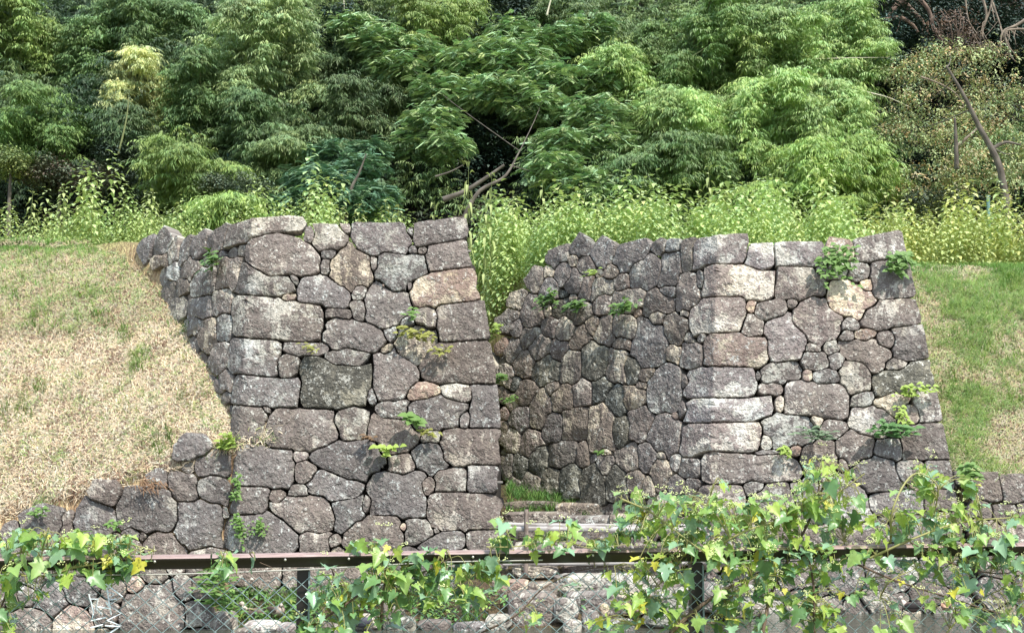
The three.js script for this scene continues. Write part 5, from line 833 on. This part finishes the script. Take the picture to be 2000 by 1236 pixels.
jointPlant('wall_plant', 'brown dry tuft in a joint of the left pier', wallL, 722, 860, 28, 20, plantLeaf([0.2, 0.12, 0.06]), 12, 0.09);
jointPlant('wall_plant', 'bright bushy plant where the low wall meets the left pier', wallL, 462, 868, 60, 70, PL.bright, 44, 0.12, { hang: 0.3, stems: 6 });
jointPlant('creeper', 'tiny-leaved creeper climbing low on the left pier', wallL, 468, 1035, 28, 90, PL.mid, 60, 0.055, { stems: 3, wid: 0.8, face: 0.03 });
jointPlant('creeper', 'second strand of tiny-leaved creeper low on the left pier', wallL, 508, 1035, 36, 70, PL.mid, 40, 0.05, { stems: 3, wid: 0.8, face: 0.03 });
jointPlant('creeper', 'thin creeper hanging beside the left pier foot', wallL, 464, 960, 24, 120, PL.mid, 40, 0.07, { stems: 3, face: 0.04, hang: 0.8 });
jointPlant('wall_plant', 'green bush in the left part of the passage wall', wallR, 1082, 590, 64, 66, PL.mid, 36, 0.15, { stems: 6 });
jointPlant('wall_plant', 'green tuft in the middle of the passage wall', wallR, 1135, 602, 56, 36, PL.mid, 26, 0.15, { stems: 5 });
jointPlant('wall_plant', 'green tuft nearest the corner of the passage wall', wallR, 1232, 602, 60, 36, PL.mid, 28, 0.15, { stems: 5 });
jointPlant('wall_plant', 'small yellow-green fern high on the passage wall', wallR, 1170, 537, 44, 24, PL.bright, 14, 0.12, { wid: 0.35 });
jointPlant('wall_plant', 'small sprig at the foot of the passage wall', wallR, 1186, 886, 24, 16, PL.mid, 8, 0.09);
jointPlant('wall_plant', 'bright plant at the far end of the passage wall top', wallR, 978, 652, 44, 40, PL.bright, 20, 0.14);
jointPlant('wall_plant', 'green sprig beside the left pier edge in the passage', wallR, 993, 742, 40, 34, PL.mid, 16, 0.14);
jointPlant('wall_plant', 'dim fern low beside the left pier edge in the passage', wallR, 1010, 782, 50, 26, PL.mid, 14, 0.13, { wid: 0.35 });
jointPlant('wall_plant', 'dense green ivy cascading under the top stones of the right pier', wallR, 1632, 515, 92, 110, PL.mid, 90, 0.11, { stems: 7, wid: 0.75, hang: 0.8 });
jointPlant('wall_plant', 'dense green ivy patch at the top right corner of the right pier', wallR, 1752, 518, 64, 74, PL.mid, 70, 0.11, { stems: 7, wid: 0.75, hang: 0.8 });
jointPlant('wall_plant', 'bright yellow-green creeper on the dark tilted block', wallR, 1780, 768, 90, 50, PL.bright, 34, 0.09, { stems: 5, wid: 0.8 });
jointPlant('creeper', 'thin bright creeper hanging below the dark tilted block', wallR, 1758, 815, 30, 80, PL.bright, 26, 0.085, { stems: 3, hang: 0.8 });
jointPlant('wall_plant', 'broad-leaved green shrub in the lower right of the right pier', wallR, 1735, 850, 96, 60, PL.dark, 34, 0.15, { stems: 8, hang: 0.35, face: 0.14 });
jointPlant('wall_plant', 'feathery grey-green plant in the lower middle of the right pier', wallR, 1588, 858, 76, 44, PL.grey, 40, 0.13, { stems: 8, wid: 0.3, hang: 0.2, face: 0.2 });
jointPlant('wall_plant', 'small bright fern hanging left of the feathery plant', wallR, 1529, 882, 24, 28, PL.bright, 18, 0.09, { hang: 0.8 });
jointPlant('wall_plant', 'dark leafy plant at the foot of the right pier by the green bank', wallLowR, 1890, 925, 44, 60, PL.mid, 30, 0.13);
jointPlant('bush', 'leafy dark weed bush at the right end of the rubble revetment', wallRev, 428, 1150, 90, 100, PL.mid, 80, 0.12, { stems: 9, hang: 0.2, face: 0.25, wid: 0.4, cat: 'bush' });
jointPlant('bush', 'second leafy weed bush, lower, left of the resting duck', wallRev, 440, 1185, 70, 60, PL.mid, 50, 0.11, { stems: 7, hang: 0.2, face: 0.1, wid: 0.4, cat: 'bush' });
jointPlant('wall_plant', 'little weed growing on the leftmost stone of the low wall', wallLow, 82, 1002, 30, 34, PL.mid, 14, 0.1);
jointPlant('wall_plant', 'little weed at the end of the pointed stone of the low wall', wallLow, 225, 1030, 24, 26, PL.mid, 10, 0.11);
jointPlant('wall_plant', 'brown roots and dry grass hanging over the low wall', wallLow, 300, 945, 70, 40, plantLeaf([0.25, 0.14, 0.07]), 40, 0.13, { wid: 0.12, stems: 6, hang: 1 });
{
  const R = rng(121), k1 = leafClump(rng(122), 16, 0.16, 0.1, 0.045, 0.4), ms = [], cs = [];
  for (let k = 0; k < 420; k++) { const x = -5.4 + R() * 9, D = 21.3 + R() * 1.6; if (x < -4.8 && D < 21.8) continue; if (R() > 0.35 + N3(x * 1.2, D, 3) + (x < -3 ? 0.4 : x > -0.4 ? -0.3 : 0.1)) continue; ms.push(M4(V(x, groundY(x, -D) + 0.06, -D), (R() - 0.5) * 0.5, R() * 6.3, (R() - 0.5) * 0.5, 0.7 + 0.7 * R())); cs.push(jitter(R, R() < 0.3 ? [0.26, 0.36, 0.08] : [0.13, 0.26, 0.07], 0.3)); }
  scatter('weeds', k1, forestMat, ms, cs, null, 'stuff', 'low leafy weeds between the shore rocks');
}
// ---------------------------------------------------------------- the chain-link fence with its rail, and the vines on it
const fA = V(-2.2, 0, -5.74), fB = V(2.54, 0, -6.6), fDir = fB.clone().sub(fA).normalize(), fN = V(-fDir.z, 0, fDir.x).normalize(); if (fN.z < 0) fN.negate();
function F(px, py, off = 0) { const r = ray(px, py), o = fA.clone().addScaledVector(fN, off), s = o.sub(EYE).dot(fN) / r.dot(fN); return r.multiplyScalar(s).add(EYE); }
const FY = 2.295, along = (s, y, off = 0) => fA.clone().addScaledVector(fDir, s).addScaledVector(fN, off).setY(y), sOf = (p) => p.clone().sub(fA).dot(fDir);
{
  const t = thing('chain_link_fence', 'chain-link fence with dark brown rail and black posts in front of the moat', 'fence');
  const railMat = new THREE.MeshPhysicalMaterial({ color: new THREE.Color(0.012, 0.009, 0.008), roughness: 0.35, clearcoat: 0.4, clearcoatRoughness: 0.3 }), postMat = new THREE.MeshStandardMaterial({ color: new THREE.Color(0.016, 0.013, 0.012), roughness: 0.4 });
  const wireMat = new THREE.MeshStandardMaterial({ color: new THREE.Color(0.22, 0.30, 0.30), roughness: 0.4 }), boltMat = new THREE.MeshStandardMaterial({ color: new THREE.Color(0.55, 0.52, 0.45), roughness: 0.4, metalness: 0.6 });
  const sunlitTopTex = texture(256, (() => { const a = tileNoise(256, 12, 133, 4, 0.6), b = tileNoise(256, 60, 134, 2); return (k) => { const c = mix3([0.20, 0.135, 0.12], [0.36, 0.26, 0.24], a[k]); const q = 0.8 + 0.4 * b[k]; return c.map((v) => v * q); }; })()), sunlitTopMat = new THREE.MeshStandardMaterial({ map: sunlitTopTex, roughness: 0.5, side: THREE.DoubleSide });  // sunlit top and shaded sides of the brown rail are painted as two colours
  // rail: a rounded section undercut to shade its sides, three lengths butted together
  const sec = [[-0.014, -0.055], [-0.034, -0.018], [-0.036, -0.010], [-0.026, -0.001], [0.01, 0.003], [0.026, -0.001], [0.034, -0.009], [0.030, -0.014], [0.008, -0.055], [0.0, -0.057]];
  const p1 = sOf(F(592, 1150)), p2 = sOf(F(1367, 1150)), gap = p2 - p1, posts = [p1 - gap, p1, p2, p2 + gap];
  const lens = [[p1 - gap * 1.4, p1 - 0.4], [p1 - 0.4, p2 + 0.25], [p2 + 0.25, p2 + gap * 1.5]];
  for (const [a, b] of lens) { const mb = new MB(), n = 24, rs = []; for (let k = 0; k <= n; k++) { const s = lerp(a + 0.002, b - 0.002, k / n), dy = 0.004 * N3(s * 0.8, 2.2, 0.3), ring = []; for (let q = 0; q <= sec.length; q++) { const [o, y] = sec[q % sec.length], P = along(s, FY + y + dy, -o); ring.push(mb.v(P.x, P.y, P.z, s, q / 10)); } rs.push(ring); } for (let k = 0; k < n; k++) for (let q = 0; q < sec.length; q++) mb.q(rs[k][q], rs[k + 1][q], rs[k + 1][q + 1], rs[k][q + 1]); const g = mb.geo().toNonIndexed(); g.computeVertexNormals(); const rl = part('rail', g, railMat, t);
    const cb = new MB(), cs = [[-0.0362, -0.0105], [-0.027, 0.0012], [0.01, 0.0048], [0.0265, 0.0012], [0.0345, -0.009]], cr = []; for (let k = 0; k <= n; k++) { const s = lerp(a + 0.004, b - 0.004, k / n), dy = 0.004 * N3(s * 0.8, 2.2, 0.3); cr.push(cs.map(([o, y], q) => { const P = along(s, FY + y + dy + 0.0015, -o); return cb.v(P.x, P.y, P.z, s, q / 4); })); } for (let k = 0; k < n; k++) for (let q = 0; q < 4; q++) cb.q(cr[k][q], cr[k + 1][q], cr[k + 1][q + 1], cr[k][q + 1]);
    part('sunlit_top_strip', cb.geo(), sunlitTopMat, rl); }  // lighter strip: sunlight on the rail top painted into its colour
  for (const s of posts) { const g = new THREE.BoxGeometry(0.055, 1.16, 0.055, 1, 1, 1); g.rotateY(-Math.atan2(fDir.z, fDir.x)); const P = along(s, FY - 0.068 - 0.58, -0.06); g.translate(P.x, P.y, P.z); const po = part('post', g, postMat, t); const f = new THREE.BoxGeometry(0.008, 1.1, 0.066); f.rotateY(-Math.atan2(fDir.z, fDir.x)); const Q = along(s + 0.026, FY - 0.08 - 0.55, -0.056); f.translate(Q.x, Q.y, Q.z); part('flange', f, wireMat, po); }
  for (let s = posts[0] - 0.2; s < posts[3]; s += 0.278) { const g = new THREE.SphereGeometry(0.006, 8, 6); const P = along(s, FY - 0.022, 0.037); g.translate(P.x, P.y, P.z); part('bolt', g, boltMat, t); }
  // woven wire: zigzags that cross over and under each other
  const mesh = new MB(), s0 = posts[0] - 0.3, s1 = posts[3] + 0.3, yT = FY - 0.10, yB = 1.3, w = 0.0372, h = 0.033;
  for (let s = s0; s < s1; s += w * 2) for (const flip of [1, -1]) {
    const pts = []; for (let k = 0, y = yT; y > yB; k++, y -= h) { const a = k % 2 ? 1 : -1, wob = 0.006 * N3(s * 1.7, y * 2.1, 5.5); pts.push(along(s + w + flip * a * w * 0.5 * 1.0 + (flip > 0 ? -w / 2 : w / 2) + wob, y + wob * 0.6, 0.004 * flip * a)); }
    mesh.tube(pts, 0.0026, 4, false);
  }
  part('wire_mesh', mesh.geo(), wireMat, t, 'stuff');
  const wire = (name, pts, r, mat) => part(name, new MB().tube(curve(pts, 24), r, 5).geo(), mat, t);
  wire('tension_wire', [F(-60, 1122, 0.03), F(300, 1122, 0.03), F(600, 1112, 0.03), F(860, 1098, 0.03), F(1060, 1094, 0.03)], 0.0032, new THREE.MeshStandardMaterial({ color: new THREE.Color(0.36, 0.35, 0.31), roughness: 0.5 }));
  wire('tension_wire', [F(1060, 1095, -0.03), F(1500, 1096, -0.03), F(2060, 1092, -0.03)], 0.003, wireMat);
}
{ // a heap of bent wire seen through the fence
  const R = rng(131), t = thing('tangled_wire', 'tangle of silvery bent wire mesh caught on the fence mesh at left', 'wire'), m = new THREE.MeshStandardMaterial({ color: new THREE.Color(0.75, 0.82, 0.86), roughness: 0.4, metalness: 0.1 }), W = (x, y) => F(x, y, 0.02 + 0.06 * R());
  for (const pts of [[[205, 1140], [238, 1165], [212, 1182], [235, 1198], [208, 1212], [236, 1222], [206, 1240]], [[172, 1160], [182, 1195], [178, 1212], [205, 1206]], [[190, 1185], [214, 1189], [206, 1176]], [[176, 1226], [200, 1220]], [[208, 1146], [212, 1178], [216, 1200]], [[215, 1140], [206, 1155], [222, 1160], [210, 1172], [226, 1170]], [[178, 1170], [190, 1170], [186, 1188], [198, 1200]], [[205, 1222], [234, 1224], [215, 1236]]]) part('wire', new MB().tube(pts.map(([x, y]) => W(x, y)), 0.0036, 5).geo(), m, t);
}
// leaves: lobed like a wild grape's, each its own mesh
function vineLeafGeo(R, deep) {
  const mb = new MB(), prof = [[0, -0.02], [0.13, -0.13], [0.30, -0.13], [0.46, 0.02], [0.37 - 0.06 * deep, 0.20], [0.54, 0.42], [0.32 - 0.10 * deep, 0.46], [0.23, 0.62], [0.12, 0.84], [0, 1.0]], cup = 0.12 + 0.4 * R(), bend = 0.15 + 0.55 * R(), wave = 0.07 + 0.08 * R();
  const lift = (x, y) => cup * Math.abs(x) - bend * y * y * 0.6 + wave * Math.sin(y * 7 + Math.abs(x) * 9) * Math.abs(x) * 1.6 - 0.35 * x * x;
  const mid = []; for (let k = 0; k <= 5; k++) { const y = k / 5; mid.push(mb.v(0, y, lift(0, y), 0.5, y)); }
  for (const s of [-1, 1]) {
    const rim = prof.map(([x, y]) => mb.v(s * x, y, lift(x, y), 0.5 + s * x, y)), half = prof.map(([x, y]) => mb.v(s * x * 0.55, y * 0.92 + 0.03, lift(x * 0.55, y * 0.92 + 0.03) - 0.012, 0.5 + s * x * 0.55, y)), T = (a, b, c) => s > 0 ? mb.t(a, b, c) : mb.t(a, c, b);
    for (let k = 0; k < prof.length - 1; k++) { T(half[k], rim[k], rim[k + 1]); T(half[k], rim[k + 1], half[k + 1]); const a = mid[Math.min(5, Math.max(0, Math.round(prof[k][1] * 5)))], b = mid[Math.min(5, Math.max(0, Math.round(prof[k + 1][1] * 5)))]; T(a, half[k], half[k + 1]); if (a !== b) T(a, half[k + 1], b); }
  }
  return mb.geo();
}
const leafGeos = [0, 1, 2, 3, 4, 5].map((k) => vineLeafGeo(rng(140 + k), k % 3 === 0 ? 1 : 0.3));
const veinTex = texture(256, (k) => { const x = (k % 256) / 256 - 0.5, y = Math.floor(k / 256) / 256, ax = Math.abs(x); let v = sstep(ax, 0.016, 0.004); for (const [s, o] of [[0.75, 0.02], [1.1, 0.22], [1.3, 0.42], [1.4, 0.62]]) v = Math.max(v, sstep(Math.abs(y - o - ax * s * 0.9), 0.018, 0.004) * 0.8); const q = 0.9 + 0.1 * N3(x * 30, y * 30, 1); return mix3([q, q, q], [1.35, 1.3, 1.2], v * 0.55).map((c) => c * 0.74); });
const vineMat = (c, tr, ro) => new THREE.MeshPhysicalMaterial({ color: new THREE.Color().setRGB(...c), map: veinTex, roughness: ro, transmission: tr, thickness: 0, side: THREE.DoubleSide });
const vineMats = [vineMat([0.50, 0.68, 0.11], 0.52, 0.5), vineMat([0.34, 0.55, 0.12], 0.48, 0.45), vineMat([0.20, 0.39, 0.13], 0.4, 0.4), vineMat([0.27, 0.46, 0.28], 0.25, 0.3), vineMat([0.80, 0.78, 0.08], 0.5, 0.55), vineMat([0.14, 0.29, 0.10], 0.3, 0.4)];
const vineStem = new THREE.MeshStandardMaterial({ color: new THREE.Color(0.26, 0.25, 0.09), roughness: 0.7 }), woodStem = new THREE.MeshStandardMaterial({ color: new THREE.Color(0.11, 0.075, 0.05), roughness: 0.85 });
const umbel = (() => { const R = rng(150), mb = new MB(); for (let k = 0; k < 12; k++) { const a = R() * 6.283, r = 0.022 * Math.sqrt(R()), c = V(Math.cos(a) * r, 0.01 + 0.012 * R(), Math.sin(a) * r), q = 0.0032; const i = [[q, 0, 0], [-q, 0, 0], [0, q, 0], [0, -q, 0], [0, 0, q], [0, 0, -q]].map(([x, y, z]) => mb.v(c.x + x, c.y + y, c.z + z)); for (const [a2, b, d] of [[0, 2, 4], [2, 1, 4], [1, 3, 4], [3, 0, 4], [2, 0, 5], [1, 2, 5], [3, 1, 5], [0, 3, 5]]) mb.t(i[a2], i[b], i[d]); } return mb.geo(); })();
function vine(label, spots, stems, seed, umbels = 0) {
  const R = rng(seed), t = thing('vine', label, 'vine'), pts = [];
  for (const [list, r, mat, off] of stems) { const c = curve(list.map(([x, y], i) => F(x, y, off + 0.05 * Math.sin(i * 2.1 + x))), list.length * 6); part('stem', new MB().tube(c, c.map((_, i) => r * (1 - 0.55 * i / c.length)), 6).geo(), mat ? woodStem : vineStem, t); pts.push(...c); }
  const leaves = []; for (const [px, py, rx, ry, n] of spots) for (let k = 0; k < n * (label.includes('mass') || label.includes('right end') ? 1.3 : 1.1); k++) { const a = R() * 6.283, q = Math.pow(R(), 0.55); leaves.push([px + Math.cos(a) * q * rx, py + Math.sin(a) * q * ry]); }
  const tend = new MB(), um = [];
  for (const [x, y] of leaves) {
    const deep = (R() + R()) / 2, off = 0.19 - 0.34 * deep, p = F(x, y, off), near = y < 1050 ? 0.1 : 0, r = R();
    const k = r < 0.26 + near ? 0 : r < 0.50 + near ? 1 : r < 0.68 ? 2 : r < 0.87 ? 3 : r < 0.905 ? 4 : 5;
    const m = part('leaf', leafGeos[Math.floor(R() * 6)], vineMats[k], t), s = (0.031 + 0.054 * R()) * (k === 0 || k === 4 ? 0.82 : 1.08);
    m.position.copy(p); m.scale.setScalar(s);
    // blades lie roofwise: faces up and outwards, tips down and aside
    m.rotation.order = 'YXZ'; m.rotation.set(-0.9 + (R() - 0.5) * 2.0, (R() - 0.5) * 2.8, Math.PI + (R() - 0.5) * 1.8);
    let best = null, bd = 0.5; for (let q = 0; q < pts.length; q += 2) { const d = pts[q].distanceTo(p); if (d < bd) { bd = d; best = pts[q]; } }
    if (best) { const mid = best.clone().lerp(p, 0.6); mid.y += 0.025; tend.tube(curve([best, mid, p], 5), 0.0016, 4, false); }
    if (R() < umbels) um.push(M4(p.clone().add(V((R() - 0.5) * 0.06, 0.035 + 0.03 * R(), 0.02)), (R() - 0.5) * 0.6, R() * 6, (R() - 0.5) * 0.6, 0.8 + 0.5 * R()));
  }
  if (tend.p.length) part('leaf_stalks', tend.geo(), vineStem, t, 'stuff');
  if (um.length) scatter('flower_heads', umbel, new THREE.MeshStandardMaterial({ color: new THREE.Color(0.6, 0.64, 0.3), roughness: 0.8 }), um, null, t);
}
vine('grape-leaved vine over the rail at the left end of the fence', [[50, 1062, 70, 28, 34], [130, 1062, 60, 24, 20], [205, 1068, 66, 26, 26], [262, 1085, 40, 24, 18], [30, 1105, 50, 40, 22], [130, 1108, 70, 22, 14], [205, 1118, 55, 22, 14], [14, 1190, 20, 46, 12], [60, 1160, 30, 16, 5], [215, 1122, 14, 18, 3]], [[[[-40, 1100], [60, 1075], [150, 1070], [240, 1062], [300, 1075]], 0.005, 0, 0.04], [[[40, 1124], [90, 1124], [140, 1110], [190, 1100], [235, 1085]], 0.004, 0, 0.06], [[[90, 1040], [80, 1090], [86, 1125]], 0.004, 0, 0.05], [[[-20, 1230], [10, 1160], [15, 1100]], 0.006, 1, 0.03]], 161, 0.12);
vine('small sprig of five leaves drooping from the rail near the left pier', [[435, 1084, 22, 8, 6], [440, 1104, 16, 16, 5], [492, 1092, 6, 14, 2]], [[[[430, 1076], [434, 1090], [440, 1110]], 0.003, 0, 0.05], [[[486, 1080], [500, 1095], [530, 1108]], 0.003, 1, 0.05]], 162);
vine('grape-leaved vine on the wire mesh between the two posts', [[765, 1104, 60, 36, 34], [835, 1108, 60, 42, 36], [900, 1118, 56, 40, 30], [705, 1138, 60, 38, 24], [790, 1150, 70, 38, 30], [640, 1150, 40, 44, 18], [620, 1215, 50, 24, 22], [700, 1212, 60, 24, 12], [875, 1155, 56, 34, 20], [955, 1128, 26, 36, 8], [745, 1066, 20, 12, 5], [690, 1064, 16, 10, 4], [925, 1160, 20, 20, 4], [680, 1180, 50, 24, 10], [755, 1200, 20, 24, 6]], [[[[590, 1236], [660, 1190], [740, 1140], [820, 1120], [880, 1090]], 0.006, 1, 0.03], [[[780, 1190], [760, 1140], [735, 1100], [715, 1072]], 0.004, 0, 0.05], [[[730, 1128], [800, 1160], [860, 1165], [930, 1120]], 0.0045, 0, 0.05], [[[744, 1215], [748, 1160], [752, 1130]], 0.007, 1, 0.02]], 163, 0.1);
vine('thin trailing vine along the rail in front of the log fence', [[985, 1030, 20, 26, 7], [1040, 1066, 14, 24, 5], [1062, 1044, 20, 18, 5], [1104, 1034, 26, 22, 9], [1100, 1060, 22, 20, 6], [1158, 1074, 12, 26, 5], [1172, 1056, 16, 20, 4], [1200, 1060, 30, 20, 9], [1222, 1044, 20, 12, 4], [975, 1060, 20, 10, 3], [968, 1098, 20, 14, 5], [1180, 1140, 70, 24, 6], [1030, 1215, 24, 30, 7], [1240, 1120, 20, 14, 3]], [[[[950, 1068], [1000, 1068], [1050, 1062], [1105, 1058], [1150, 1070], [1230, 1062]], 0.003, 0, 0.07], [[[985, 1025], [995, 1050], [1005, 1078]], 0.003, 0, 0.06], [[[940, 1236], [1010, 1200], [1060, 1150], [1130, 1115], [1200, 1105]], 0.0045, 1, -0.02]], 164, 0.15);
vine('tall vine mass left of the right-hand post, reaching up to the pier corner', [[1235, 985, 40, 26, 13], [1245, 1020, 40, 36, 16], [1320, 990, 44, 36, 18], [1290, 1050, 56, 44, 28], [1365, 1000, 48, 44, 22], [1350, 1055, 50, 36, 22], [1290, 1100, 50, 30, 18], [1220, 1188, 50, 30, 12], [1250, 1170, 34, 34, 10], [1300, 1160, 50, 44, 16], [1180, 1220, 24, 16, 6], [1320, 1120, 30, 30, 8], [1320, 1215, 50, 24, 10], [1410, 960, 20, 20, 3]], [[[[1215, 975], [1270, 1000], [1330, 1045], [1390, 1090]], 0.005, 0, 0.08], [[[1310, 1236], [1360, 1190], [1420, 1150], [1500, 1110]], 0.011, 1, 0.06], [[[1395, 945], [1380, 990], [1360, 1040], [1350, 1100]], 0.005, 0, 0.06], [[[1240, 1230], [1260, 1170], [1300, 1130], [1340, 1080]], 0.004, 0, 0.03]], 165, 0.3);
vine('densest vine mass right of the right-hand post, with a tall crest', [[1605, 920, 34, 28, 16], [1600, 960, 50, 40, 26], [1435, 1010, 56, 44, 30], [1505, 1010, 64, 50, 38], [1590, 1020, 60, 54, 40], [1660, 1000, 40, 44, 18], [1425, 1070, 50, 40, 26], [1500, 1085, 64, 44, 36], [1585, 1090, 60, 50, 34], [1450, 1150, 60, 44, 28], [1540, 1165, 60, 44, 30], [1440, 1212, 60, 30, 20], [1600, 1200, 60, 40, 26], [1660, 1120, 50, 50, 20], [1660, 935, 30, 20, 6]], [[[[1490, 1236], [1510, 1150], [1560, 1060], [1595, 980], [1605, 905]], 0.009, 1, 0.03], [[[1380, 1080], [1450, 1040], [1540, 1010], [1640, 960], [1690, 925]], 0.006, 0, 0.08], [[[1590, 1236], [1590, 1150], [1580, 1080]], 0.008, 1, 0.02], [[[1660, 1095], [1740, 1130], [1830, 1160], [1960, 1200]], 0.006, 1, 0.05], [[[1400, 1200], [1470, 1130], [1560, 1120], [1650, 1060]], 0.005, 0, 0.04]], 166, 0.35);
vine('vine draped over the right end of the rail, above the swimming ducks', [[1800, 945, 50, 36, 18], [1815, 920, 16, 20, 5], [1740, 1030, 50, 40, 18], [1805, 1030, 60, 48, 30], [1885, 1015, 46, 46, 22], [1890, 950, 24, 24, 7], [1720, 1075, 40, 24, 10], [1860, 1085, 60, 34, 20], [1935, 1060, 50, 40, 22], [1975, 1110, 40, 46, 22], [1900, 1130, 50, 30, 12], [1980, 1015, 26, 16, 6], [1840, 1165, 40, 34, 9], [1790, 1090, 24, 30, 6], [1910, 1212, 60, 24, 10], [1990, 1190, 20, 40, 8], [1740, 1200, 30, 40, 8], [1875, 1195, 20, 30, 6], [1760, 1120, 40, 20, 5]], [[[[1740, 1060], [1746, 990], [1790, 925], [1830, 945], [1825, 1010]], 0.006, 0, 0.06], [[[1700, 1090], [1790, 1050], [1880, 1020], [1990, 1010]], 0.006, 0, 0.08], [[[1720, 1165], [1740, 1135], [1790, 1110]], 0.004, 0, 0.05], [[[1850, 1236], [1900, 1180], [1960, 1150], [2020, 1130]], 0.004, 0, 0.04], [[[1780, 1060], [1860, 1100], [1960, 1120], [2040, 1100]], 0.005, 1, 0.02]], 167, 0.3);
renderer.render(scene, camera);
